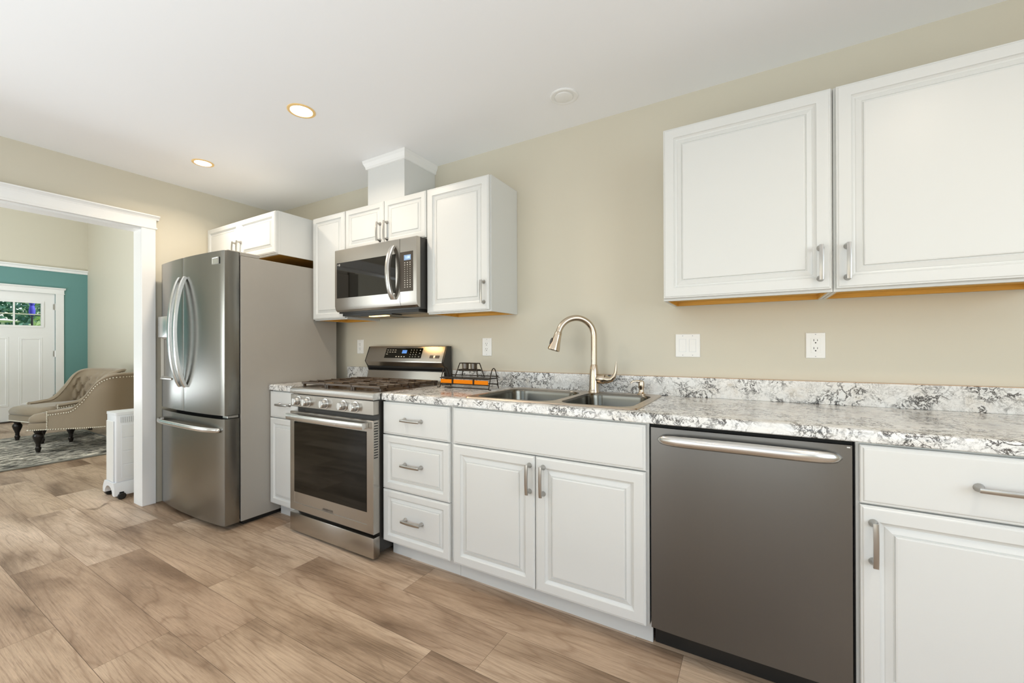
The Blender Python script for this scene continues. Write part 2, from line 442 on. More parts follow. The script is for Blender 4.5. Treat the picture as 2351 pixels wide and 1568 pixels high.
# prism on axis y takes (x, z)
struct('trim_1', bm, M_trim, 'white picture rail above the teal wall', 'trim', smooth=0)
# living room baseboards
bm = newbm(); box(bm, XF, XF+.015, DY1+.1, YL, 0, .13); struct('baseboard_far', bm, M_trim, 'white baseboard on the teal wall', 'baseboard')
bm = newbm(); box(bm, XF+.02, -.14, YL-.015, YL-.0005, 0, .13); struct('baseboard_living_room', bm, M_trim, 'white baseboard behind the armchairs', 'baseboard')

# cased opening
bm = newbm()
box(bm, .0005, .02, -1.016, -.9326, 0, 2.062, .002, 1)
struct('trim_2', bm, M_trim, 'white vertical casing beside the refrigerator', 'trim')
bm = newbm(); box(bm, .0005, .02, OPY0-.07, OPY0+.012, 0, 2.062, .002, 1)
struct('trim_3', bm, M_trim, 'white vertical casing at the far end of the opening', 'trim')
bm = newbm()
HL = OPY0-.09
box(bm, .0005, .028, HL, -.925, 2.058, 2.072, .002, 1)
box(bm, .0005, .022, HL+.005, -.93, 2.072, 2.128)
prism(bm, [(.0005, 2.128), (.024, 2.128), (.026, 2.136), (.036, 2.146), (.044, 2.150), (.044, 2.158), (.0005, 2.158)], 'y', HL-.012, -.913)
struct('trim_4', bm, M_trim, 'white head casing with small crown over the opening', 'trim')
bm = newbm()
box(bm, -.1305, .0005, -1.016, -1.0005, 0, 2.06); box(bm, -.1305, .0005, OPY0+.0005, OPY0+.016, 0, 2.06); box(bm, -.1305, .0005, OPY0+.016, -1.016, 2.045, 2.074)
struct('trim_5', bm, M_trim, 'white jamb lining inside the cased opening', 'trim')
# wall-end trim along back-wall corner of front door
bm = newbm()
box(bm, XF+.0005, XF+.02, DY1, DY1+.097, 0, 2.088); box(bm, XF+.0005, XF+.02, DY0-.097, DY0, 0, 2.088)
box(bm, XF+.0005, XF+.024, DY0-.10, DY1+.10, 2.088, 2.15)
prism(bm, [(XF+.0005, 2.15), (XF+.026, 2.15), (XF+.048, 2.168), (XF+.048, 2.18), (XF+.0005, 2.18)], 'y', DY0-.115, DY1+.115)
box(bm, XF+.0005, XF+.03, DY0-.105, DY1+.105, 2.078, 2.09)
struct('trim_6', bm, M_trim, 'white casing around the front door', 'trim')

# front door
d = sthing('door_1', 'white front door with a four-pane window at the top', 'door', (XF-.02, (DY0+DY1)/2, 0))
xd = XF-.012
bm = newbm()
dy0, dy1 = DY0+.012, DY1-.004
wy0, wy1, wz0, wz1 = -.90, -.316, 1.54, 1.905
def bx(b, y0, y1, z0, z1, x0=None, x1=None, bev=0): box(b, x0 if x0 is not None else xd-.04, x1 if x1 is not None else xd, y0, y1, z0, z1, bev)
bx(bm, dy0, dy1, .02, wz0); bx(bm, dy0, dy1, wz1, 2.078); bx(bm, dy0, wy0, wz0, wz1); bx(bm, wy1, dy1, wz0, wz1)
obj('door_panel', bm, M_trim, d, 0)
for (a, b_) in ((-.56, -.301), (-.93, -.66)):
    bm = newbm()
    rr_ = []
    for ins, dd in [(0, 0), (.006, .006), (.02, .004), (.026, .008), (.04, .002)]:
        rr_.append([(xd+dd, a+ins, .248+ins), (xd+dd, b_-ins, .248+ins), (xd+dd, b_-ins, 1.35-ins), (xd+dd, a+ins, 1.35-ins)])
    loft(bm, rr_); obj('raised_panel', bm, M_trim, d, 0)
bm = newbm()
for a in ((wy0-.03, wy0, wz0-.03, wz1+.03), (wy1, wy1+.03, wz0-.03, wz1+.03), (wy0, wy1, wz0-.03, wz0), (wy0, wy1, wz1, wz1+.03)): bx(bm, *a, x0=xd, x1=xd+.014)
for yy in ((wy0+wy1)/2,): bx(bm, yy-.009, yy+.009, wz0, wz1, x0=xd-.02, x1=xd+.008)
bm2 = newbm()
fr = obj('window_frame', bm, M_trim, d, 0)
bx(bm2, wy0, wy1, (wz0+wz1)/2-.009, (wz0+wz1)/2+.007, x0=xd-.02, x1=xd+.006); obj('muntin', bm2, mat('pale_muntin', (.62, .66, .5), .5), fr, 0)
bm = newbm(); bx(bm, wy0-.005, wy1+.005, wz0-.005, wz1+.005, x0=xd-.028, x1=xd-.022)
M_pane = mat('clear_glass', (1, 1, 1), 0, trans=1); P(M_pane).inputs['IOR'].default_value = 1.05
obj('pane', bm, M_pane, fr, 0)
for z in (1.862, 1.078, .347):
    bm = newbm(); tube(bm, [(xd+.006, dy1+.004, z-.055), (xd+.006, dy1+.004, z+.055)], .009, 8); bx(bm, dy1-.02, dy1+.02, z-.045, z+.045, x0=xd, x1=xd+.004); obj('hinge', bm, M_nickel, d)
bm = newbm(); bx(bm, DY0, DY1, 0, .019, x0=XF-.12, x1=XF+.03); obj('threshold', bm, mat('dark_threshold', (.05, .04, .03), .5), d, 0)

# garden seen through the door window
M_leaf = [mat('leaf_dark', (.12, .26, .18), .6), mat('leaf_mid', (.26, .42, .20), .6), mat('leaf_pale', (.50, .66, .28), .6)]
def bush(label, loc, rad, m, nleaf=900, seed=1):
    rn = random.Random(seed); b = newbm()
    for i in range(nleaf):
        v = Vector((rn.gauss(0, 1), rn.gauss(0, 1), rn.gauss(0, 1))).normalized(); rr_ = (.72+.34*rn.random())
        p = Vector((v.x*rad[0]*rr_, v.y*rad[1]*rr_, abs(v.z)*rad[2]*rr_ if v.z > -.3 else v.z*.2)) + Vector(loc)
        s = .05+.06*rn.random(); a = Vector((rn.gauss(0, 1), rn.gauss(0, 1), rn.gauss(0, 1))).normalized(); c = a.orthogonal().normalized()*s*.45; a = a*s
        b.faces.new([b.verts.new(q) for q in (p-a, p+c, p+a, p-c)])
    o = obj('garden_bush', b, m, None, 0); tag(o, label, 'bush', 'bushes outside the front door', None); return o
bm = newbm(); box(bm, -17, XF-.135, -6, 6, -.2, -.02)
g0 = obj('garden_ground', bm, mat('lawn', (.16, .26, .07), .9), None, 0); g0['kind'] = 'structure'; g0['label'] = 'green ground outside the front door'; g0['category'] = 'ground'
bush('tall dark blue-green hedge filling the upper left door panes', (-12.2, -.25, 0), (.9, 1.5, 3.3), M_leaf[0], 7500, 3)
bush('tall mid green hedge behind the right door panes', (-14.4, 2.0, 0), (1.0, 1.7, 3.6), M_leaf[1], 7500, 4)
bush('pale yellow-green bush low in the left door panes', (-9.6, -.66, 0), (.4, .42, 1.68), M_leaf[2], 1500, 5)
bush('pale green bush low in the right door panes', (-9.6, .36, 0), (.4, .38, 1.82), M_leaf[2], 1500, 6)
u = thing('patio_umbrella', 'closed deep blue patio umbrella seen through the right door panes', 'umbrella', (-8.2, -.05, -.02))
bm = newbm(); tube(bm, [(-8.2, -.05, -.02), (-8.2, -.05, 2.28)], .016, 8); obj('pole', bm, M_black, u)
bm = newbm(); lathe(bm, [(.02, 1.80), (.040, 1.82), (.046, 1.9), (.034, 1.99), (.026, 2.0), (.042, 2.04), (.02, 2.22)], (-8.2, -.05, 0)); obj('canopy', bm, mat('blue_canvas', (.05, .05, .40), .7), u)
bm = newbm(); box(bm, -8.36, -8.04, -.21, .11, -.02, .05, .01); obj('base', bm, M_black, u)
bm = newbm(); lathe(bm, [(.02, 0), (.20, .02), (.22, .035), (.02, .07)], (-8.3, -.40, 1.66))
tube(bm, [(-8.3, -.40, -.02), (-8.3, -.40, 1.67)], .02, 8)
tag(obj('bird_bath', bm, mat('white_stone', (.9, .9, .9), .6)), 'white bowl on a post seen low through the left door panes', 'bird bath')

# ------------------------------------------------------------------ cabinet handles
def pull(parent, x, z, yface, horiz, L_=.130, drop=.030, name='handle'):
    b = newbm(); h = L_/2
    def pt(s, y): return (x+s, y, z) if horiz else (x, y, z+s)
    for sgn in (-1, 1):
        s = sgn*(h-.008); c = pt(s, yface)
        lathe(b, [(.0120, -.0004), (.0108, -.004), (.0062, -.013), (.0060, -.022), (.0062, -drop+.002)], c, 'y', 14)
    pts = [pt(h*q/8, yface-drop-.004*(1-(q/8)**2)) for q in range(-8, 9)]
    tube(b, pts, .0064, up=(0, -1, 0), sx=.55, sy=1.0, square=True)
    o = obj(name, b, M_nickel, parent); o['label'] = 'brushed nickel bar pull'; return o

YF = -.620         # face frame plane (base)
YD = -.6430        # door face plane (base)
def base_cab(x0, x1, label, fronts, group='white base cabinets along the back wall', stile=.02):
    """fronts: (kind, xa, xb, za, zb, handle)"""
    t = thing('base_cabinet', label, 'cabinet', ((x0+x1)/2, -.31, 0), 0, group)
    b = newbm(); e = .0008
    box(b, x0+e, x0+.016, YF+.02, -.003, .10, .872); box(b, x1-.016, x1-e, YF+.02, -.003, .10, .872)
    box(b, x0+.016, x1-.016, YF+.02, -.003, .10, .116); box(b, x0+.016, x1-.016, -.012, -.003, .116, .872)
    obj('carcass', b, M_cabi, t, 0)
    b = newbm()
    box(b, x0+e, x0+.038, YF, YF+.0195, .10, .874); box(b, x1-.038, x1-e, YF, YF+.0195, .10, .874)
    box(b, x0+.038, x1-.038, YF, YF+.0195, .838, .874); box(b, x0+.038, x1-.038, YF, YF+.0195, .10, .135); box(b, x0+.038, x1-.038, YF, YF+.0195, .672, .706)
    obj('face_frame', b, M_cabi, t, 0)
    b = newbm(); box(b, x0+e, x1-e, -.5636, -.552, .0, .0995); obj('toe_kick', b, M_cabi, t, 0)
    for (kind, xa, xb, za, zb, hd) in fronts:
        b = newbm()
        prof = {'flat': FLAT, 'panel': PANEL, 'small': PANEL_S}[kind]
        rings_front(b, xa, xb, za, zb, YD, prof)
        nm = 'drawer' if (hd and hd[2]) else ('false_front' if not hd else 'door')
        o = obj(nm, b, M_cab, t, 0)
        if hd: pull(o, hd[0], hd[1], YD, hd[2])
    return t
zt0, zt1 = .692, .8676
base_cab(1.014, 1.347, 'narrow white base cabinet between the refrigerator and the range',
         [('flat', 1.018, 1.343, zt0, zt1, (1.195, .785, True)), ('small', 1.018, 1.343, .102, .687, (1.327, .588, False))])
base_cab(2.117, 2.597, 'white base cabinet with a stack of three drawers beside the range',
         [('flat', 2.120, 2.5854, zt0, zt1, (2.345, .780, True)), ('small', 2.120, 2.5854, .3915, .6865, (2.345, .541, True)), ('small', 2.120, 2.5854, .102, .3870, (2.348, .247, True))])
base_cab(2.597, 3.5425, 'wide white sink base cabinet with two raised-panel doors',
         [('flat', 2.6095, 3.5321, zt0, zt1, None), ('panel', 2.6095, 3.0600, .102, .687, (3.036, .588, False)), ('panel', 3.0640, 3.5321, .102, .687, (3.103, .588, False))])
base_cab(4.154, 4.768, 'white base cabinet right of the dishwasher, cut by the photo edge',
         [('flat', 4.162, 4.762, zt0, zt1, (4.468, .781, True)), ('panel', 4.162, 4.762, .102, .687, (4.192, .581, False))])

# ------------------------------------------------------------------ countertops
ZT, ZB_, YC, YS = .914, .876, -.6469, -.0187
SX0, SX1, SY0, SY1 = 2.660, 3.470, -.582, -.062     # cut-out
def slab(b, x0, x1, holes=None):
    nose = [(YC, ZB_+.003), (YC, ZT-.010), (YC+.002, ZT-.005), (YC+.005, ZT-.002), (YC+.010, ZT), (YC+.06, ZT), (YC+.06, ZB_), (YC+.003, ZB_)]
    prism(b, nose, 'x', x0, x1)
    if holes:
        box(b, x0, holes[0], YC+.06, -.003, ZB_, ZT); box(b, holes[1], x1, YC+.06, -.003, ZB_, ZT)
        box(b, holes[0], holes[1], holes[3], -.003, ZB_, ZT); box(b, holes[0], holes[1], YC+.06, holes[2], ZB_, ZT)
    else: box(b, x0, x1, YC+.06, -.003, ZB_, ZT)
t = thing('countertop', 'long granite-look countertop running right from the range under the sink', 'countertop', (3.45, -.32, ZB_))
b = newbm(); slab(b, 2.1155, 4.80, (SX0, SX1, SY0, SY1)); obj('worktop', b, M_gran, t, 25)
b = newbm(); box(b, 2.1155, 4.80, YS, -.003, ZT+.0002, 1.012, .002, 1); obj('backsplash', b, M_gran, t, 25)
b = newbm(); box(b, 2.117, 4.798, YS+.0015, -.003, 1.0122, 1.0138); obj('top_edge', b, mat('tan_board_edge', (.60, .40, .25), .6), t, 0)['label'] = 'thin tan edge strip'
t = thing('countertop', 'short granite-look countertop between refrigerator and range', 'countertop', (1.18, -.32, ZB_))
b = newbm(); slab(b, 1.014, 1.347); obj('worktop', b, M_gran, t, 25)
b = newbm(); box(b, 1.03, 1.347, YS, -.003, ZT+.0002, 1.012, .002, 1); obj('backsplash', b, M_gran, t, 25)

# ------------------------------------------------------------------ upper cabinets
def upper_cab(x0, x1, z0, z1, label, doors, depth=.30, group='white wall cabinets', yd=None):
    yf = -depth; yd = yd if yd else yf-.0208
    t = thing('wall_cabinet', label, 'cabinet', ((x0+x1)/2, -depth/2, z0), 0, group)
    b = newbm(); e = .0008
    box(b, x0+e, x0+.013, yf+.02, -.002, z0, z1); box(b, x1-.013, x1-e, yf+.02, -.002, z0, z1)
    box(b, x0+.013, x1-.013, yf+.02, -.002, z1-.013, z1); box(b, x0+.013, x1-.013, -.008, -.002, z0+.035, z1-.013)
    obj('carcass', b, M_cabi, t, 0)
    b = newbm()
    box(b, x0+e, x0+.038, yf, yf+.0195, z0, z1); box(b, x1-.038, x1-e, yf, yf+.0195, z0, z1)
    box(b, x0+.038, x1-.038, yf, yf+.0195, z0, z0+.035); box(b, x0+.038, x1-.038, yf, yf+.0195, z1-.035, z1)
    obj('face_frame', b, M_cabi, t, 0)
    b = newbm()
    box(b, x0+.0135, x1-.0135, yf+.020, -.0085, z0+.018, z0+.030)
    box(b, x0+.0135, x0+.019, yf+.020, -.0085, z0+.0006, z0+.0178); box(b, x1-.019, x1-.0135, yf+.020, -.0085, z0+.0006, z0+.0178)
    box(b, x0+.019, x1-.019, -.024, -.0085, z0+.0006, z0+.0178)
    o = obj('underside', b, M_ply, t, 0); o['label'] = 'unpainted golden plywood underside'
    for (kind, xa, xb, za, zb, hd) in doors:
        b = newbm(); rings_front(b, xa, xb, za, zb, yd, {'panel': PANEL, 'small': PANEL_S}[kind])
        o = obj('door', b, M_cab, t, 0)
        if hd: pull(o, hd[0], hd[1], yd, False, .125 if (zb-za) < .4 else .130)
    return t
upper_cab(3.5394, 4.1440, 1.3703, 2.1340, 'large white wall cabinet above the light switches',
          [('panel', 3.5425, 4.1375, 1.380, 2.1293, (4.104, 1.478, False))], .3)
upper_cab(4.1445, 4.7600, 1.3703, 2.1340, 'large white wall cabinet at the right edge above the outlet',
          [('panel', 4.1520, 4.7540, 1.380, 2.1293, (4.184, 1.476, False))], .3)
upper_cab(2.1530, 2.6177, 1.3703, 2.1405, 'tall white wall cabinet right of the microwave',
          [('panel', 2.1570, 2.6110, 1.378, 2.1374, (2.579, 1.478, False))], .3)
upper_cab(1.3920, 2.1522, 1.8400, 2.1405, 'short white wall cabinet above the microwave',
          [('small', 1.3970, 1.7800, 1.848, 2.1374, (1.748, 1.935, False)), ('small', 1.7850, 2.1480, 1.848, 2.1374, (1.815, 1.935, False))], .3)
upper_cab(1.0204, 1.3912, 1.3703, 2.1405, 'narrow white wall cabinet left of the microwave',
          [('small', 1.0230, 1.3860, 1.378, 2.1374, None)], .3)
upper_cab(.0020, .9885, 1.8330, 2.1405, 'deep white wall cabinet above the refrigerator',
          [('small', .0120, .4980, 1.841, 2.1374, (.468, 1.915, False)), ('small', .5030, .9850, 1.841, 2.1374, (.533, 1.915, False))], .566)

# duct cover
t = thing('duct_cover', 'white boxed duct cover standing on the microwave cabinet up to the ceiling', 'duct cover', (1.78, -.15, 2.1410))
b = newbm(); box(b, 1.608, 1.951, -.300, -.0015, 2.1410, 2.400); box(b, 1.935, 1.953, -.3025, -.285, 2.1410, 2.39)
obj('box', b, M_cabi, t, 0)
b = newbm()
def crown(ins): return (1.608-ins, 1.951+ins, -.300-ins)
rings = []
for ins, z in [(.002, 2.385), (.010, 2.387), (.013, 2.402), (.024, 2.424), (.028, 2.4435)]:
    xa, xb, yy = crown(ins); rings.append([(xa, -.0015, z), (xa, yy, z), (xb, yy, z), (xb, -.0015, z)])
loft(b, rings); obj('crown_molding', b, M_trim, t, 0)

# ------------------------------------------------------------------ refrigerator
fx0, fx1 = .0954, 1.0093
t = thing('refrigerator', 'stainless french-door refrigerator with grey sides and bottom freezer', 'refrigerator', (.55, -.5, 0))
b = newbm(); box(b, fx0+.002, fx1-.0005, -.826, -.102, .032, 1.768, .003, 1); obj('case', b, M_side, t, 25)['label'] = 'textured grey case'
b = newbm(); box(b, fx0+.02, fx1-.03, -.80, -.13, .0, .0315); box(b, fx0+.06, fx1-.06, -.86, -.80, .012, .030); obj('base_grille', b, M_black, t, 0)
b = newbm(); box(b, fx0+.012, fx1-.012, -.836, -.8262, .05, 1.76); obj('gasket', b, M_gap, t, 0)
def bowed(b, x0, x1, z0, z1, yb, ye, bulge, rx0=.006, rx1=.006, n=20):
    """door slab: flat back at yb, front curved from ye at the ends, bulging towards -y about the fridge centre"""
    cx, hw = (fx0+fx1)/2, (fx1-fx0)/2
    top = []
    for i in range(n+1):
        x = x0+(x1-x0)*i/n; s = (x-cx)/hw
        y = ye - bulge*(1-s*s)
        top.append((x, y))
    # tiny edge roundover at both ends
    top[0] = (x0+.0015, top[0][1]+.002); top[-1] = (x1-.0015, top[-1][1]+.002)
    poly = [(x0, yb), (x0, top[0][1]+.004)] + top + [(x1, top[-1][1]+.004), (x1, yb)]
    prism(b, poly, 'z', z0, z1)
def fridge_y(x):
    s = (x-(fx0+fx1)/2)/((fx1-fx0)/2); return -.926-.026*(1-s*s)
xs_ = .5165
for (a, c) in ((fx0, xs_-.002), (xs_+.002, fx1)):
    b = newbm(); bowed(b, a, c, .735, 1.786, -.8365, -.926, .026); o = obj('door', b, M_fsteel, t, 25)
    hx = .478 if a == fx0 else .557
    hb = newbm(); y0 = fridge_y(hx)
    pts = []
    for i in range(25):
        s = -1+2*i/24; pts.append((hx, y0-.004-.062*(1-s*s)**.8, 1.276+.374*s))
    tube(hb, pts, .0175, up=(0, -1, 0), sx=.55, sy=1.0, square=True)
    for z in (1.276-.366, 1.276+.366): box(hb, hx-.011, hx+.011, y0-.014, y0-.0005, z-.010, z+.010, .002, 1)
    obj('handle', hb, M_bright, o)
    if a == fx0:
        db = newbm(); yv = fridge_y(.24)-.004
        rings_front(db, .140, .335, .950, 1.245, yv, [(0, .02), (0, 0), (.005, -.002), (.008, .0), (.014, .012), (.020, .016)])
        oo = obj('dispenser_recess', db, mat('dispenser_grey', (.42, .39, .34), .4, .4), o, 0)
        db = newbm(); box(db, .140, .335, yv-.018, yv+.012, 1.245, 1.395, .004, 2); obj('dispenser_panel', db, M_bright, o)
        db = newbm(); box(db, .150, .325, yv-.010, yv+.012, .938, .952, .003, 1); obj('drip_tray', db, M_steel, o)
    else:
        lb = newbm(); yy = fridge_y(.92)-.0035
        rings_front(lb, .885, .965, 1.705, 1.748, yy-.001, [(0, .006), (0, 0), (.004, .0), (.006, .0015)])
        obj('badge', lb, M_bright, o, 0)
b = newbm(); bowed(b, fx0, fx1, .035, .712, -.8365, -.926, .026); o = obj('freezer_drawer', b, M_fsteel, t, 25)
hb = newbm(); pts = []
for i in range(31):
    s = -1+2*i/30; x = .525+.437*s; pts.append((x, fridge_y(x)-.008-.050*(1-s**4)**.9, .640+.012*(1-s*s)))
tube(hb, pts, .0155, up=(0, -1, 0), sx=.6, sy=1.0, n=14)
for s in (-1, 1): lathe(hb, [(.016, 0), (.016, -.012), (.011, -.02)], (.525+.430*s, fridge_y(.525+.43*s), .640), 'y', 12)
obj('handle', hb, M_bright, o)
b = newbm(); box(b, .895, 1.000, -.826, -.70, 1.7685, 1.795, .004, 1); box(b, .93, 1.0, -.90, -.826, 1.7865, 1.796, .003, 1); obj('hinge_cover', b, M_side, t)
b = newbm(); box(b, .945, 1.004, -.905, -.838, .7145, .732, .002, 1); obj('hinge', b, M_bright, t)

# ------------------------------------------------------------------ range
rx0, rx1 = 1.3495, 2.1115
t = thing('gas_range', 'stainless freestanding gas range with black oven window', 'stove', (1.73, -.36, 0))
b = newbm()
box(b, rx0+.012, rx1-.003, -.655, -.022, .035, .895)
obj('body', b, M_dark, t, 0)
b = newbm()
for x in (rx0+.05, rx1-.045):
    for y in (-.64, -.08): b = newbm(); lathe(b, [(.016, 0), (.018, .012), (.010, .014), (.010, .0345)], (x, y, 0), 'z', 14); obj('levelling_foot', b, M_black, t)
# storage drawer
b = newbm(); box(b, rx0-.001, rx1, -.703, -.656, .015, .128, .004, 2); obj('storage_drawer', b, M_steel, t, 25)
# oven door
b = newbm(); rings_front(b, rx0, rx1-.003, .146, .766, -.703, [(0, .047), (0, .004), (.004, 0), (.047, 0), (.049, .003)])
od = obj('oven_door', b, M_steel, t, 0)
b = newbm(); box(b, 1.395, 2.060, -.7045, -.699, .262, .704, .002, 1); obj('window', b, M_glass, od, 0)
b = newbm(); pts = []
for i in range(25):
    s = -1+2*i/24; pts.append((1.7265+.350*s, -.738-.010*(1-s*s), .740))
tube(b, pts, .0175, up=(0, 0, 1), sx=1.0, sy=.55, square=True)
for s in (-1, 1): box(b, 1.7265+.341*s-.009, 1.7265+.341*s+.009, -.736, -.7032, .726, .754, .002, 1)
obj('handle', b, M_bright, od)
b = newbm()
for i in range(14): box(b, rx1-.0035, rx1-.0022, -.693, -.667, .560+.0145*i, .5655+.0145*i)
obj('side_vents', b, M_black, od, 0)
text_mesh('logo', 'WHIRLPOOL', .017, (1.72, -.7036, .203), M_darkprint, od, sx=.95)
# control panel and front trim
b = newbm(); box(b, rx0+.006, rx1-.004, -.7005, -.656, .796, .874, .002, 1); cp = obj('control_panel', b, M_steel, t, 25)
kx = (1.437, 1.532, 1.701, 1.866, 1.968)
for x in kx:
    kb = newbm(); c = (x, -.7007, .8335)
    lathe(kb, [(.031, -.0003), (.031, -.0025), (.028, -.003)], c, 'y', 28)
    lathe(kb, [(.0245, -.003), (.0235, -.020), (.021, -.024), (.0205, -.034), (.017, -.037)], c, 'y', 28)
    box(kb, x-.0065, x+.0065, -.7007-.041, -.7007-.02, .8335-.021, .8335+.021, .002, 1)
    obj('knob', kb, M_bright, cp)
prof = [(-.703, .880), (-.7045, .887), (-.7045, .902), (-.700, .911), (-.690, .9165), (-.64, .9175), (-.64, .878), (-.700, .878)]
b = newbm(); prism(b, prof, 'x', rx0+.004, rx1-.001); box(b, rx0+.004, rx0+.018, -.64, -.12, .896, .9175); box(b, rx1-.014, rx1-.001, -.64, -.12, .896, .9175); box(b, rx0+.018, rx1-.014, -.135, -.12, .896, .9175)
obj('cooktop_frame', b, M_bright, t, 25)
b = newbm(); box(b, rx0+.0185, rx1-.0145, -.6395, -.1355, .896, .909); obj('cooktop', b, M_cook, t, 0)
for i, (x, y, r) in enumerate(((1.50, -.52, .045), (1.50, -.25, .036), (1.73, -.385, .05), (1.96, -.52, .04), (1.96, -.25, .045))):
    b = newbm(); lathe(b, [(r*1.25, .9092), (r*1.2, .916), (r, .917), (r, .923), (r*.9, .928), (.004, .929)], (x, y, 0), 'z', 24); obj('burner', b, M_iron, t)
for gi in range(3):
    gx0 = rx0+.022+gi*.2415; gx1 = gx0+.236; b = newbm()
    zt_, zb_ = .947, .934
    for y in (-.632, -.145): box(b, gx0, gx1, y-.006, y+.006, zb_, zt_, .0015, 1)
    for x in (gx0+.006, gx1-.006): box(b, x-.006, x+.006, -.632, -.145, zb_, zt_, .0015, 1)
    cx = (gx0+gx1)/2
    for k in range(1, 9):
        y = -.632+(.487)*k/9
        if k in (3, 6): box(b, gx0, gx1, y-.005, y+.005, zb_-.001, zt_, .0015, 1)
        else:
            box(b, gx0, cx-.032, y-.0045, y+.0045, zb_+.001, zt_+.004, .0015, 1); box(b, cx+.032, gx1, y-.0045, y+.0045, zb_+.001, zt_+.004, .0015, 1)
    for x in (gx0+.006, gx1-.006):
        for y in (-.62, -.39, -.157): box(b, x-.006, x+.006, y-.008, y+.008, .9093, zb_)
    obj('grate', b, M_iron, t, 0)
# backguard
bgp = [(-.022, .897), (-.022, 1.172), (-.030, 1.176), (-.062, 1.176), (-.070, 1.171), (-.112, 1.070), (-.112, 1.062), (-.088, 1.030), (-.060, 1.028), (-.060, .897)]
b = newbm(); prism(b, bgp, 'x', rx0+.012, rx1-.012); bg = obj('backguard', b, M_steel, t, 25)
for (xa, xb) in ((rx0-.000, rx0+.0118), (rx1-.0118, rx1)):
    b = newbm(); prism(b, [(-.022, .92), (-.022, 1.174), (-.068, 1.174), (-.111, 1.066), (-.088, 1.028), (-.050, .92)], 'x', xa, xb); obj('end_cap', b, M_dark, bg, 0)
b = newbm(); prism(b, [(-.0605, .998), (-.090, 1.018), (-.0885, 1.0295), (-.0605, 1.0275)], 'x', rx0+.014, rx1-.014); obj('vent', b, M_gap, bg, 0)
b = newbm(); prism(b, [(-.0605, .897), (-.105, .9178), (-.088, .997), (-.0605, .9975)], 'x', rx0+.0125, rx1-.0125); obj('riser', b, M_steel, bg, 0)
# sloped display glass: front slope from (-.070,1.171) to (-.112,1.070)
sl = Vector((0, -.042, -.101)).normalized(); nrm = Vector((0, -.101, .042)).normalized()
def slope(s, out): p = Vector((0, -.070, 1.171)) + sl*s + nrm*out; return (p.y, p.z)
b = newbm(); prism(b, [slope(.012, .0012), slope(.088, .0012), slope(.088, -.003), slope(.012, -.003)], 'x', 1.548, 1.905); dg_ = obj('display_glass', b, M_glass, bg, 0)
b = newbm(); prism(b, [slope(.027, .0022), slope(.052, .0022), slope(.052, .0008), slope(.027, .0008)], 'x', 1.715, 1.760); obj('clock_display', b, M_lcd, dg_, 0)
b = newbm()
def mk(xc, s, wd, hh=.004): prism(b, [slope(s-hh/2, .0020), slope(s+hh/2, .0020), slope(s+hh/2, .0010), slope(s-hh/2, .0010)], 'x', xc-wd/2, xc+wd/2)
for r_, s in enumerate((.026, .042, .058)):
    for i in range(4 if r_ < 2 else 1): mk(1.568+.026*i, s, .013 if (i+r_) % 2 else .017)
for i in range(4): mk(1.668+.026*i, .077, .010, .007)
for r_, s in enumerate((.026, .043, .060, .077)):
    for i in range(3): mk(1.800+.026*i, s, .004, .006)
for s in (.028, .05, .077): mk(1.885, s, .010)
obj('button_marks', b, M_mark, dg_, 0)
b = newbm()
for i in range(2): prism(b, [slope(.066, .002), slope(.086, .002), slope(.086, 0), slope(.066, 0)], 'x', 1.985+.050*i, 2.018+.050*i)
obj('button', b, M_darkprint, bg, 0)
b = newbm(); prism(b, [slope(.069, .003), slope(.083, .003), slope(.083, 0.001), slope(.069, 0.001)], 'x', 2.019, 2.033); obj('emblem', b, M_bright, bg, 0)

# ------------------------------------------------------------------ microwave
mx0, mx1 = 1.3955, 2.1510
t = thing('microwave', 'stainless over-the-range microwave under the short cabinet', 'microwave', (1.77, -.2, 1.38))
b = newbm(); box(b, mx0+.003, mx1-.0015, -.372, -.003, 1.402, 1.8375); obj('body', b, M_dark, t, 0)
fp = [(-.3722, 1.8375), (-.400, 1.8375), (-.405, 1.833), (-.405, 1.450), (-.398, 1.424), (-.385, 1.412), (-.3722, 1.411)]
b = newbm(); prism(b, fp, 'x', mx0, 2.0125); md = obj('door', b, M_steel, t, 25)
b = newbm(); box(b, 1.416, 1.978, -.4062, -.402, 1.504, 1.747, .001, 1); obj('window', b, M_tglass, md, 0)
b = newbm(); lathe(b, [(.008, -.0008), (.008, 0)], (1.446, -.4062, 1.731), 'y', 16); box(b, 1.426, 1.434, -.4067, -.406, 1.727, 1.737); obj('emblem', b, M_bright, md)
b = newbm(); pts = []
for i in range(21):
    s = -1+2*i/20; pts.append((1.962, -.412-.046*(1-s*s)**.8, 1.630+.163*s))
tube(b, pts, .0165, up=(0, -1, 0), sx=.5, sy=1.0, square=True)
for z in (1.630-.157, 1.630+.157): box(b, 1.951, 1.973, -.417, -.4052, z-.006, z+.006, .001, 1)
obj('handle', b, M_bright, md)
b = newbm(); prism(b, fp, 'x', 2.0155, mx1); mp_ = obj('control_section', b, M_steel, t, 25)
b = newbm(); box(b, 2.0165, 2.1240, -.4062, -.402, 1.508, 1.751, .001, 1); mg = obj('keypad_panel', b, mat('dark_keypad', (.055, .045, .035), .2), mp_, 0)
b = newbm(); box(b, 2.050, 2.106, -.4070, -.406, 1.698, 1.730); obj('display', b, M_lcdm, mg, 0)
text_mesh('clock_digits', '1:08', .022, (2.080, -.4073, 1.714), M_digit, mg)
b = newbm()
for r_ in range(12):
    z = 1.683-.0135*r_
    for i in range(3):
        wd = .008 if r_ in (0, 1, 8, 9, 10, 11) else .0035
        box(b, 2.056+.022*i-wd/2, 2.056+.022*i+wd/2, -.4068, -.4061, z-.0025, z+.0025)
obj('button_marks', b, M_mark, mg, 0)
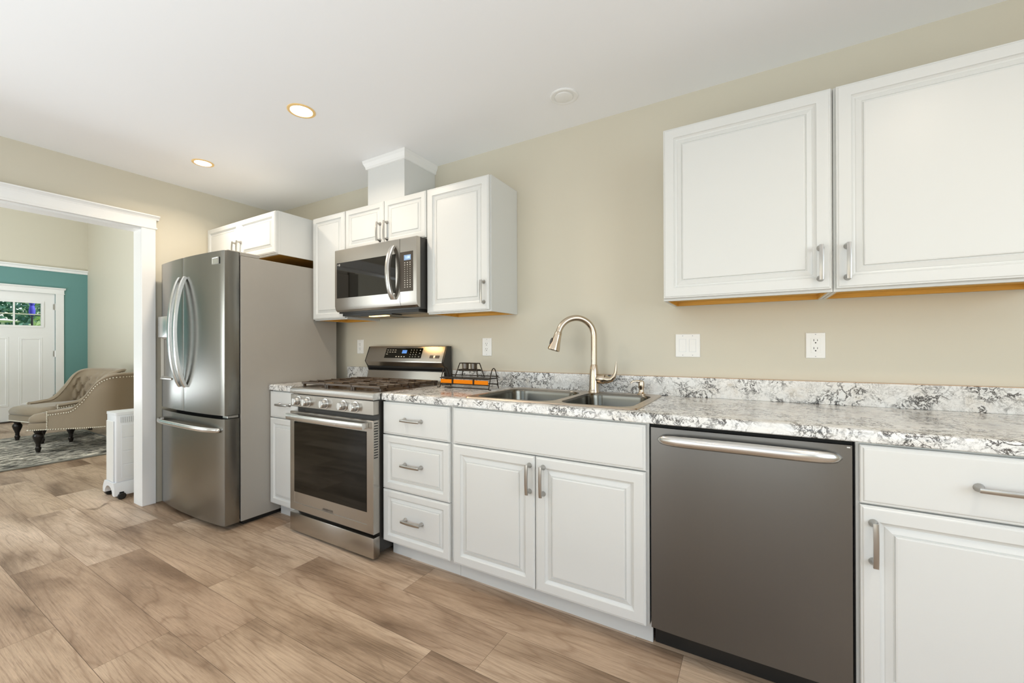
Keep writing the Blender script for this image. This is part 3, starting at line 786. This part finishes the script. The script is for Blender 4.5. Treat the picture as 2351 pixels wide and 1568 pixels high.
b = newbm(); box(b, mx0+.03, mx1-.02, -.365, -.02, 1.384, 1.4018); box(b, mx0+.20, mx0+.50, -.36, -.27, 1.378, 1.3838); obj('vent_base', b, M_black, t, 0)
b = newbm(); box(b, mx0+.05, mx0+.30, -.25, -.05, 1.3815, 1.3838); box(b, mx0+.42, mx1-.04, -.25, -.05, 1.3815, 1.3838); obj('grease_filter', b, M_metalgrey, t, 0)
b = newbm(); box(b, mx0+.26, mx0+.42, -.335, -.30, 1.3745, 1.3778); obj('cooktop_lamp', b, M_hoodlamp, t, 0)
area('cooktop_lamp_light', (mx0+.34, -.30, 1.368), (.16, .06), .9, (1, .62, .25), (0, 0, 0))

# ------------------------------------------------------------------ dishwasher
dx0, dx1 = 3.5475, 4.1485
t = thing('dishwasher', 'grey stainless dishwasher under the countertop right of the sink', 'dishwasher', (3.848, -.32, 0))
b = newbm(); box(b, dx0+.004, dx1-.004, -.598, -.03, .10, .870); obj('tub', b, M_black, t, 0)
b = newbm(); box(b, dx0-.0005, dx1+.0005, -.6135, -.5985, .100, .8745); obj('door_seal', b, M_gap, t, 0)
b = newbm(); poly = [(dx0+.003, -.614), (dx0+.003, -.628)]
for i in range(15):
    s = -1+2*i/14; poly.append(((dx0+dx1)/2+(.2975)*s, -.6325-.004*(1-s**4)))
poly += [(dx1-.003, -.628), (dx1-.003, -.614)]
prism(b, poly, 'z', .1035, .861); o = obj('door', b, M_dwsteel, t, 25)
b = newbm(); pts = []; rad = []
for i in range(41):
    s = -1+2*i/40; pts.append((3.848+.272*s, -.6405-.034*(1-s**4), .8245-.004*s*s)); rad.append(.0165*(max(1-abs(s)**14, .0))**.5+.0035)
tube(b, pts, rad, up=(0, 0, 1), sx=1.0, sy=.7, n=14); obj('handle', b, M_bright, o)
b = newbm(); box(b, dx0+.003, dx1-.003, -.5590, -.548, .004, .1035); box(b, dx0+.003, dx1-.003, -.612, -.559, .0995, .1033); kp = obj('kick_plate', b, M_black, t, 0)
b = newbm()
lathe(b, [(.005, -.002), (.005, 0)], (dx0+.035, -.5592, .078), 'y', 10)
obj('screw', b, M_nickel, kp)
b = newbm(); box(b, dx1-.016, dx1-.008, -.6345, -.631, .853, .856); obj('sticker', b, M_plate, o, 0)

# ------------------------------------------------------------------ sink
t = thing('kitchen_sink', 'stainless double-bowl drop-in sink in the long countertop', 'sink', (3.065, -.32, ZT))
zr = ZT+.0065
b = newbm()
outer = [(x, y) for x, y in rrect(2.646, 3.484, -.596, -.042, .03)]
bowls = [rrect(2.672, 3.098, -.570, -.122, .085, 8), rrect(3.134, 3.458, -.570, -.122, .070, 8)]
def loop_edges(pts, z):
    vs = [b.verts.new((x, y, z)) for x, y in pts]; return vs, [b.edges.new((vs[i], vs[(i+1) % len(vs)])) for i in range(len(vs))]
vo, eo = loop_edges(outer, zr); es = list(eo); bv = []
for bw in bowls:
    v_, e_ = loop_edges(bw, zr); bv.append(v_); es += e_
bmesh.ops.triangle_fill(b, use_beauty=True, use_dissolve=False, edges=es)
# outer lip down to the counter
vl = [b.verts.new((x+(.004 if x > 3.06 else -.004), y+(.004 if y > -.32 else -.004), ZT+.0006)) for x, y in outer]
for i in range(len(vo)): j = (i+1) % len(vo); b.faces.new((vo[i], vo[j], vl[j], vl[i]))
def inset(pts, d):
    cx = sum(p[0] for p in pts)/len(pts); cy = sum(p[1] for p in pts)/len(pts)
    hx = max(p[0] for p in pts)-cx; hy = max(p[1] for p in pts)-cy
    return [(cx+(x-cx)*(hx-d)/hx, cy+(y-cy)*(hy-d)/hy) for x, y in pts]
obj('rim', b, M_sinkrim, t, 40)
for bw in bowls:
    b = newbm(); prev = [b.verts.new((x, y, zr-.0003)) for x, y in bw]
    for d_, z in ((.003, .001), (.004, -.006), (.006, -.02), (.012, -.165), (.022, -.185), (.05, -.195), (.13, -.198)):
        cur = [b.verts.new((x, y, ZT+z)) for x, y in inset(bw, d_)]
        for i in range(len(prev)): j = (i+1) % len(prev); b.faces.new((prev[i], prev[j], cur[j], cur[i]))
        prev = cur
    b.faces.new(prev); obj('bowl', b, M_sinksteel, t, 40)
for bw in bowls:
    cx = sum(p[0] for p in bw)/len(bw); cy = sum(p[1] for p in bw)/len(bw)
    b = newbm(); lathe(b, [(.044, 0), (.042, .004), (.036, .003), (.02, .001)], (cx, cy, ZT-.1978), 'z', 24); obj('drain', b, M_bright, t)

# faucet
FX, FY = 3.141, -.086; fz = zr+.0004
t = thing('faucet', 'tall brushed nickel pull-down faucet behind the sink', 'faucet', (FX, FY, fz))
b = newbm()
lathe(b, [(.031, 0), (.031, .004), (.029, .010), (.0275, .022), (.026, .06), (.0235, .11), (.019, .145), (.0165, .150)], (FX, FY, fz), 'z', 28)
obj('body', b, M_faucet, t)
ang = R(55); dxn, dyn = -math.sin(ang), -math.cos(ang)
b = newbm(); pts = []; rad = []
zc0 = 1.225; rr0 = .098
for i in range(6): pts.append((FX, FY, fz+.148+(zc0-fz-.148)*i/5))
for i in range(1, 23):
    a = math.pi*i/22*.93
    o_ = rr0*(1-math.cos(a)); zz = zc0+rr0*math.sin(a)
    pts.append((FX+dxn*o_, FY+dyn*o_, zz))
rad = [.0163]*len(pts)
tube(b, pts, rad, n=18); obj('spout', b, M_faucet, t)
e0 = Vector(pts[-1]); dr = (Vector(pts[-1])-Vector(pts[-2])).normalized()
b = newbm(); q = [e0 - dr*.002, e0+dr*.003, e0+dr*.02, e0+dr*.055, e0+dr*.088, e0+dr*.100, e0+dr*.104]
tube(b, q, [.0165, .0195, .0205, .0250, .0320, .0335, .030], n=22); hd = obj('spray_head', b, M_faucet, t)
b = newbm()
side = Vector((dxn, dyn, 0)); side = (side - dr*side.dot(dr)).normalized()
cb = e0+dr*.060+side*.0262
tube(b, [cb-dr*.022, cb-dr*.013, cb, cb+dr*.013, cb+dr*.022], [.002, .011, .014, .011, .002], n=12, up=tuple(side), sx=.45); obj('spray_button', b, M_darkprint, hd)
# lever
b = newbm()
lathe(b, [(.010, .0), (.021, .012), (.0265, .026), (.0275, .050), (.0265, .058), (.0255, .060)], (FX+.002, FY, fz+.073), 'x', 22)
pts = [(FX+.062, FY, fz+.073), (FX+.078, FY, fz+.069), (FX+.096, FY, fz+.073), (FX+.110, FY, fz+.088), (FX+.118, FY, fz+.110), (FX+.120, FY, fz+.138), (FX+.122, FY, fz+.168)]
tube(b, pts, [.0245, .0215, .0165, .0120, .0088, .0068, .0022], n=14, up=(0, 1, 0), sx=1.05, sy=.9); obj('lever', b, M_faucet, t)
# soap dispenser
SXx = 3.392; t = thing('soap_dispenser', 'small brushed nickel soap dispenser right of the faucet', 'soap dispenser', (SXx, FY, fz))
b = newbm(); lathe(b, [(.021, 0), (.021, .004), (.015, .010), (.0125, .018), (.012, .03), (.015, .038), (.0155, .055), (.013, .068), (.006, .073)], (SXx, FY, fz), 'z', 22); obj('body', b, M_faucet, t)
b = newbm(); tube(b, [(SXx, FY, fz+.066), (SXx-.02, FY-.012, fz+.070), (SXx-.038, FY-.024, fz+.068), (SXx-.046, FY-.029, fz+.058)], [.006, .0055, .005, .0045], n=10); obj('spout', b, M_faucet, t)

# ------------------------------------------------------------------ wall plates
def plate(name, x0, x1, z0, z1, label, cat, kind):
    t = thing(name, label, cat, ((x0+x1)/2, -.003, (z0+z1)/2), 0, 'white wall plates above the counter')
    b = newbm(); rings_front(b, x0, x1, z0, z1, -.0065, [(0, .006), (0, .003), (.002, .0005), (.004, 0)]); obj('cover_plate', b, M_plate, t, 0)
    cx, cz = (x0+x1)/2, (z0+z1)/2
    def screws(xc):
        for s in (-1, 1): b = newbm(); lathe(b, [(.0022, -.0009), (.0022, 0)], (xc, -.0066, cz+s*(.0485)), 'y', 8); obj('screw', b, M_acg, t)
    if kind == 'outlet':
        b = newbm(); rings_front(b, cx-.0165, cx+.0165, cz-.033, cz+.033, -.0085, [(0, .003), (0, .0006), (.0012, 0)]); r_ = obj('receptacle', b, M_plate, t, 0)
        b = newbm()
        for s in (1, -1):
            zz = cz+s*.0175+.002
            box(b, cx-.0075, cx-.0055, -.0088, -.0083, zz-.001, zz+.008); box(b, cx+.0055, cx+.0075, -.0088, -.0083, zz, zz+.007)
            lathe(b, [(.0027, -.0004), (.0027, 0)], (cx, -.0084, zz-.0075), 'y', 10)
        obj('slots', b, M_gap, r_, 0); screws(cx)
    else:
        for s in (-1, 1):
            xc = cx+s*.023
            b = newbm(); rings_front(b, xc-.0165, xc+.0165, cz-.033, cz+.033, -.0066, [(0, .0015), (0, -.0006), (.0012, -.0006), (.0022, .0008)])
            fr_ = obj('switch_frame', b, M_acw, t, 0)
            b = newbm(); tp, bt = (-.0095, -.0070) if s < 0 else (-.0072, -.0092)
            prism(b, [(-.0058, cz-.031), (bt, cz-.031), (bt+.0002, cz), (tp, cz+.031), (-.0058, cz+.031)], 'x', xc-.0145, xc+.0145); obj('rocker', b, M_plate, t, 0)
            screws(xc)
    return t
plate('power_outlet', 1.136, 1.208, 1.117, 1.229, 'white outlet between the refrigerator and the range', 'outlet', 'outlet')
plate('power_outlet', 2.354, 2.425, 1.109, 1.227, 'white outlet above the wire stand beside the range', 'outlet', 'outlet')
plate('light_switch', 3.544, 3.659, 1.113, 1.230, 'white double rocker switch plate right of the faucet', 'light switch', 'switch')
plate('power_outlet', 4.086, 4.156, 1.113, 1.226, 'white outlet above the dishwasher end of the counter', 'outlet', 'outlet')

# ------------------------------------------------------------------ recessed lights and ceiling speaker
def downlight(x, y, label, on=True, r=.070):
    t = thing('recessed_light', label, 'ceiling light', (x, y, ZC), 0, 'recessed ceiling lights')
    b = newbm(); prof = [(r, 0), (r, -.003), (r-.006, -.005), (r-.014, -.004), (r-.016, -.0008)]
    rings = []
    n = 40
    for rad_, h in prof: rings.append([(x+rad_*math.cos(2*math.pi*i/n), y+rad_*math.sin(2*math.pi*i/n), ZC+h) for i in range(n)])
    loft(b, rings, True, (False, False)); obj('trim_ring', b, M_lampring if on else M_plate, t)
    b = newbm(); lathe(b, [(r-.0155, -.001), (r-.0155, -.003)], (x, y, ZC), 'z', 40); obj('lens', b, M_lamp if on else M_plate, t)
    if on:
        l = bpy.data.lights.new('downlight', 'AREA'); l.shape = 'DISK'; l.size = .10; l.energy = 9; l.color = WARM; l.spread = R(150)
        o = bpy.data.objects.new('downlight', l); C.objects.link(o); o.location = (x, y, ZC-.012)
    return t
downlight(1.794, -.909, 'lit recessed light in the ceiling, the nearer and larger of the two')
downlight(.622, -.877, 'lit recessed light in the ceiling nearest the opening, the smaller of the two', r=.064)
for (x, y) in ((4.62, -1.35), (3.3, -3.2), (1.3, -3.2), (5.2, -3.2)):
    l = bpy.data.lights.new('downlight', 'AREA'); l.shape = 'DISK'; l.size = .10; l.energy = 6; l.color = WARM; l.spread = R(150)
    o = bpy.data.objects.new('downlight', l); C.objects.link(o); o.location = (x, y, ZC-.012)
x, y, r = 3.06, -.300, .070
t = thing('ceiling_speaker', 'unlit round white fixture in the ceiling above the sink', 'ceiling fixture', (x, y, ZC))
b = newbm(); lathe(b, [(r, 0), (r, -.004), (r-.004, -.007), (r-.016, -.008), (r-.022, -.005), (.046, -.004), (.044, -.0065)], (x, y, ZC), 'z', 44); obj('trim_ring', b, M_trim, t)
b = newbm(); lathe(b, [(.0435, -.0045), (.0435, -.0085), (.040, -.0095), (.01, -.0105)], (x, y, ZC), 'z', 40); obj('lens', b, M_trim, t)

# ------------------------------------------------------------------ wire stand on the counter
tz = ZT+.0004
wx0, wx1, wy0_, wy1_ = 2.195, 2.560, -.245, -.135
t = thing('wire_stand', 'dark wire stand with an amber glass front on the counter by the range', 'stand', (2.375, -.19, tz))
b = newbm()
for x in (wx0, wx1):
    arch = []
    for i in range(17):
        s = -1+2*i/16; arch.append((x, -.19+.050*s, tz+.125-.122*abs(s)**2.4))
    arch[0] = (x, -.245, tz+.003); arch[-1] = (x, -.135, tz+.003)
    tube(b, arch, .003, n=8)
    tube(b, [(x, -.245, tz+.003), (x-.018 if x == wx0 else x+.018, -.250, tz+.003)], .0028, n=6)
for (y, z) in ((-.243, .028), (-.243, .062), (-.137, .028), (-.140, .075)): tube(b, [(wx0, y, tz+z), (wx1, y, tz+z)], .003, n=8)
tube(b, [(wx0+.04, -.245, tz+.006), (wx1, -.245, tz+.006)], .0028, n=6)
obj('wire_frame', b, M_rackwire, t)
b = newbm(); box(b, wx0+.006, wx1-.006, -.234, -.146, tz+.061, tz+.068, .001, 1); obj('tray', b, M_dark, t, 0)
for (a, c) in ((wx0+.005, wx0+.092), (wx0+.105, wx0+.250), (wx0+.262, wx1-.005)):
    b = newbm(); box(b, a, c, -.2440, -.2390, tz+.030, tz+.054, .001, 1); obj('amber_strip', b, M_amber, t, 0)
for a in (wx0+.0985, wx0+.256):
    b = newbm(); box(b, a-.004, a+.004, -.2460, -.2385, tz+.024, tz+.062); obj('bracket', b, M_rackwire, t, 0)
t = thing('candle_rack', 'small dark wire rack with two dark cups on the wire stand', 'rack', (2.39, -.19, tz+.0685))
b = newbm(); z0 = tz+.0685; cxr = 2.385
for s in (-1, 1):
    x = cxr+s*.062
    for y in (-.226, -.154):
        tube(b, [(x+s*.022, y, z0+.003), (x, y*.5-.095, z0+.085)], .0032, n=7)
    tube(b, [(x, -.208, z0+.085), (x, -.172, z0+.085)], .0032, n=7)
for y in (-.208, -.172):
    tube(b, [(cxr-.062, y, z0+.085), (cxr+.062, y, z0+.085)], .0028, n=7)
    tube(b, [(cxr-.072, y, z0+.042), (cxr+.072, y, z0+.042)], .0050, n=7)
for y in (-.208, -.19, -.172): tube(b, [(cxr-.07, y, z0+.046), (cxr+.07, y, z0+.046)], .003, n=6)
obj('wire_frame', b, M_rackwire, t)
for i, s in enumerate((-1, 1)):
    b = newbm(); lathe(b, [(.016, 0), (.020, .003), (.0215, .034), (.0185, .035), (.017, .006)], (cxr+s*.031, -.19, z0+.0492), 'z', 20)
    tag(obj('glass_cup', b, mat('smoked_glass', (.09, .065, .04), .12, .0, .7)), ('left' if s < 0 else 'right')+' dark cup on the small wire rack', 'cup', 'dark cups on the wire rack')

# ------------------------------------------------------------------ rug
t = thing('area_rug', 'streaky grey shag rug under the armchairs', 'rug', (-3.28, -2.2, 0))
b = newbm(); box(b, -4.32, -2.24, -3.9, -.30, .0006, .013); obj('pile', b, M_rug, t, 0)
b = newbm()
for q in ((-4.345, -2.215, -3.925, -3.9), (-4.345, -2.215, -.30, -.275), (-4.345, -4.32, -3.9, -.30), (-2.24, -2.215, -3.9, -.30)): box(b, q[0], q[1], q[2], q[3], .0006, .016, .003, 1)
obj('binding', b, M_rugb, t)

# ------------------------------------------------------------------ armchairs (local frame: facing -y, +x to the chair's left)
def smooth01(t): t = max(0, min(1, t)); return t*t*(3-2*t)
def chair(label, loc, rotz):
    t = thing('armchair', label, 'armchair', loc, rotz, 'tufted armchairs on the rug')
    K = .62                                     # seat half sizes
    # plan path
    key = [(-.335, -.27), (-.345, -.10), (-.350, .06), (-.335, .20), (-.27, .305), (-.14, .345), (0, .352), (.14, .345), (.27, .305), (.335, .20), (.350, .06), (.345, -.10), (.335, -.27)]
    pts = []
    def cr(p0, p1, p2, p3, u):
        return tuple(.5*((2*p1[i])+(-p0[i]+p2[i])*u+(2*p0[i]-5*p1[i]+4*p2[i]-p3[i])*u*u+(-p0[i]+3*p1[i]-3*p2[i]+p3[i])*u**3) for i in (0, 1))
    for i in range(len(key)-1):
        p0 = key[max(i-1, 0)]; p3 = key[min(i+2, len(key)-1)]
        for k in range(8): pts.append(cr(p0, key[i], key[i+1], p3, k/8))
    pts.append(key[-1])
    n = len(pts); arc = [0]
    for i in range(1, n): arc.append(arc[-1]+math.dist(pts[i], pts[i-1]))
    tot = arc[-1]
    def top_h(i):
        y = pts[i][1]; s = smooth01((y+.10)/.40); return .475 + .02*smooth01((y+.27)/.2) + .385*s
    zb = .262; rings = []
    TH = .075
    NH = 26
    for i in range(n):
        a = Vector(pts[max(i-1, 0)]); c = Vector(pts[min(i+1, n-1)]); tg = (c-a).normalized(); out = Vector((tg.y, -tg.x))   # outward normal
        if out.dot(Vector(pts[i])-Vector((0, -.05))) < 0: out = -out
        h = top_h(i); lean = .13*smooth01((pts[i][1]-.05)/.25)+.01
        ring = []
        def P3(off, z):
            k = (z-zb)/(.86-zb); p = Vector(pts[i]) + out*(off + lean*k*k); return (p.x, p.y, z)
        th = TH*(.75+.25*smooth01((pts[i][1]+.27)/.3))
        # outer face upwards
        for j in range(9): ring.append(P3(.0, zb+(h-.03-zb)*j/8))
        # rolled top
        for j in range(1, 8):
            q = math.pi*j/8; ring.append(P3(-th/2+ (th/2+.010)*math.cos(q) , h-.03+.034*math.sin(q)))
        # inner face downwards with tufting
        for j in range(NH):
            z = h-.03-(h-.03-.34)*j/(NH-1)
            pad = .016*math.sin(math.pi*min(1, j/(NH-1)*1.0))
            if pts[i][1] > .12:
                s = arc[i]-tot/2; gx, gz = s/.105, (z-.44)/.095
                best = 9
                for rr_ in (math.floor(gz), math.floor(gz)+1):
                    ox = .5 if rr_ % 2 else 0
                    xx = round(gx-ox)+ox; dd = math.hypot((gx-xx)*.105, (gz-rr_)*.095); best = min(best, dd)
                ease = smooth01((pts[i][1]-.12)/.08)*smooth01((h-.05-z)/.05)
                # creases along the diamond lines
                cr1 = abs(((gx+gz/2) - round(gx+gz/2)))*.1; cr2 = abs(((gx-gz/2) - round(gx-gz/2)))*.1
                tuft = .036*smooth01(best/.04)*(.5+.5*smooth01(min(cr1, cr2)/.02))
                pad = pad*(1-ease)+ease*(tuft-.002)
            ring.append(P3(-th+0-pad, z))
        rings.append(ring)
    b = newbm(); loft(b, rings, False, (False, False))
    vs = b.verts[:]
    m_ = len(rings[0])
    b.verts.ensure_lookup_table()
    for r_ in (0, n-1):
        b.faces.new([b.verts[r_*m_+k] for k in range(m_)])
    obj('upholstered_back', b, M_fab, t, 50, True)
    # tuft buttons
    b = newbm()
    for row in range(0, 4):
        zrow = .44+.095*row
        for k in range(-4, 5):
            s = (k+(.5 if row % 2 else 0))*.105
            i = min(range(n), key=lambda q: abs(arc[q]-tot/2-s))
            if pts[i][1] < .2 or zrow > top_h(i)-.09: continue
            a = Vector(pts[max(i-1, 0)]); c = Vector(pts[min(i+1, n-1)]); tg = (c-a).normalized(); out = Vector((tg.y, -tg.x))
            if out.dot(Vector(pts[i])) < 0: out = -out
            kk = (zrow-zb)/(.86-zb); p = Vector(pts[i]) + out*(-.077+(.14)*kk*kk)
            bmesh.ops.create_uvsphere(b, u_segments=8, v_segments=6, radius=.011, matrix=Matrix.Translation((p.x, p.y, zrow)))
    obj('tuft_buttons', b, M_fab, t, 50, True)
    # seat: base plus cushion, T-shaped in front of the arms
    b = newbm(); box(b, -.262, .262, -.30, .27, .262, .335, .01, 2); box(b, -.335, .335, -.44, -.272, .262, .345, .012, 2); obj('seat_base', b, M_fab, t, 50, True)
    b = newbm()
    def cushion(zs):
        out_ = []
        for ins, z in zs:
            x1, x2, yf, ya, yb = .335-ins, .262-ins*.2, -.445+ins, -.262-ins, .26
            out_.append([(-x2, yb, z), (-x2, ya, z), (-x1, ya, z), (-x1, yf+.03, z), (-x1+.03, yf, z), (0, yf-.008, z), (x1-.03, yf, z), (x1, yf+.03, z), (x1, ya, z), (x2, ya, z), (x2, yb, z)])
        return out_
    loft(b, cushion([(.010, .3455), (.0, .355), (-.003, .385), (.006, .415), (.028, .437), (.07, .449), (.11, .452)]))
    obj('seat_cushion', b, M_fab, t, 60, True)
    # nailhead trim: bottom rail and arm edge
    b = newbm()
    def nail(p): bmesh.ops.create_uvsphere(b, u_segments=6, v_segments=4, radius=.0078, matrix=Matrix.Translation(p))
    for i in range(n):
        a = Vector(pts[max(i-1, 0)]); c = Vector(pts[min(i+1, n-1)]); tg = (c-a).normalized(); out = Vector((tg.y, -tg.x))
        if out.dot(Vector(pts[i])-Vector((0, -.05))) < 0: out = -out
        h = top_h(i)-.045; lean = .13*smooth01((pts[i][1]-.05)/.25)+.01
        for z in (.270, h):
            kk = (z-zb)/(.86-zb); p = Vector(pts[i])+out*(.002+lean*kk*kk); nail((p.x, p.y, z))
    for s in (-1, 1):
        for k in range(12): nail((s*.337, -.273, .27+.0175*k))
        for k in range(9): nail((s*.337, -.43+.018*k, .270))
    for k in range(34): nail((-.33+.02*k, -.442, .270))
    o = obj('nailhead_trim', b, M_nail, t, 60, True); o['kind'] = 'stuff'; o['label'] = 'row of small brass nailheads'
    for s in (-1, 1):
        b = newbm(); lathe(b, [(.022, .0132), (.016, .018), (.024, .05), (.026, .065), (.017, .078), (.021, .088), (.018, .10), (.026, .13), (.040, .17), (.045, .195), (.038, .218), (.028, .228), (.034, .238), (.038, .2615)], (s*.27, -.385, 0), 'z', 18); obj('front_leg', b, M_wood, t, 40, True)
        b = newbm()
        loft(b, [[(s*.255+q*.018, .325+p_*.018, .0132) for q, p_ in ((-1, -1), (1, -1), (1, 1), (-1, 1))], [(s*.25+q*.022, .275+p_*.022, .14) for q, p_ in ((-1, -1), (1, -1), (1, 1), (-1, 1))], [(s*.25+q*.03, .255+p_*.03, .2615) for q, p_ in ((-1, -1), (1, -1), (1, 1), (-1, 1))]])
        obj('back_leg', b, M_wood, t, 0, True)
    return t
chair('tufted taupe armchair nearest the opening, its nailheaded side turned to us', (-2.898, -.50, 0), R(-40.5))
chair('tufted taupe armchair behind the other, its buttoned inner back showing', (-3.88, -.50, 0), R(11.5))

# ------------------------------------------------------------------ white tower cooler
ax0, ax1, ay0, ay1 = -.520, -.335, -1.062, -.72
t = thing('tower_cooler', 'white portable tower cooler on castors behind the opening', 'air cooler', ((ax0+ax1)/2, (ay0+ay1)/2, 0))
b = newbm(); box(b, ax0, ax1, ay0, ay1, .125, .655, .012, 3)
obj('housing', b, M_acw, t, 40)
b = newbm(); prism(b, rrect(ax0-.004, ax1+.004, ay0-.004, ay1+.004, .02), 'z', .648, .668); obj('top_lid', b, M_acw, t, 40)
b = newbm(); box(b, ax1-.002, ax1+.0025, ay0+.03, ay1-.03, .588, .632)
gr = obj('air_grille', b, M_acg, t, 0)
b = newbm()
for i in range(22): box(b, ax1+.0026, ax1+.005, ay0+.034+.0128*i, ay0+.040+.0128*i, .588, .632)
for i in range(4): box(b, ax1+.0026, ax1+.0045, ay0+.03, ay1-.03, .592+.011*i, .596+.011*i)
obj('grille_slats', b, M_acw, gr, 0)
b = newbm(); box(b, ax0+.012, ax0+.150, ay0-.006, ay0+.002, .13, .60, .003, 1); obj('front_panel', b, M_plate, t)
b = newbm(); box(b, ax0+.155, ax0+.160, ay0-.002, ay0+.001, .13, .60); obj('panel_gap', b, M_acg, t, 0)
for i in range(4):
    b = newbm(); box(b, ax1-.001, ax1+.003, ay0+.035, ay1-.02, .160+.104*i, .258+.104*i, .0015, 1); obj('side_panel', b, M_acw, t)
# arched base
b = newbm(); arc_ = []
xa, xb = ax0-.035, ax1+.022
prof = [(xa, .035), (xa, .075), (xa+.015, .10), (xa+.035, .128), (xb-.02, .128), (xb, .09), (xb, .03), (xb-.022, .03)]
for i in range(11):
    q = math.pi*i/10; prof.append(((xa+xb)/2+.078*math.cos(q), .035+.062*math.sin(q)))
prof.append((xa+.022, .035))
prism(b, prof, 'y', ay0-.014, ay1+.01); obj('base', b, M_acw, t, 30)
for (x, y) in ((xa+.012, ay0+.02), (xb-.012, ay0+.03), (xa+.012, ay1-.03), (xb-.012, ay1-.03)):
    b = newbm(); lathe(b, [(.020, -.022), (.026, -.018), (.026, .018), (.020, .022)], (x, y, .0265), 'x', 18); box(b, x-.012, x+.012, y-.018, y+.018, .035, .062, .004, 1); obj('castor', b, M_black, t)
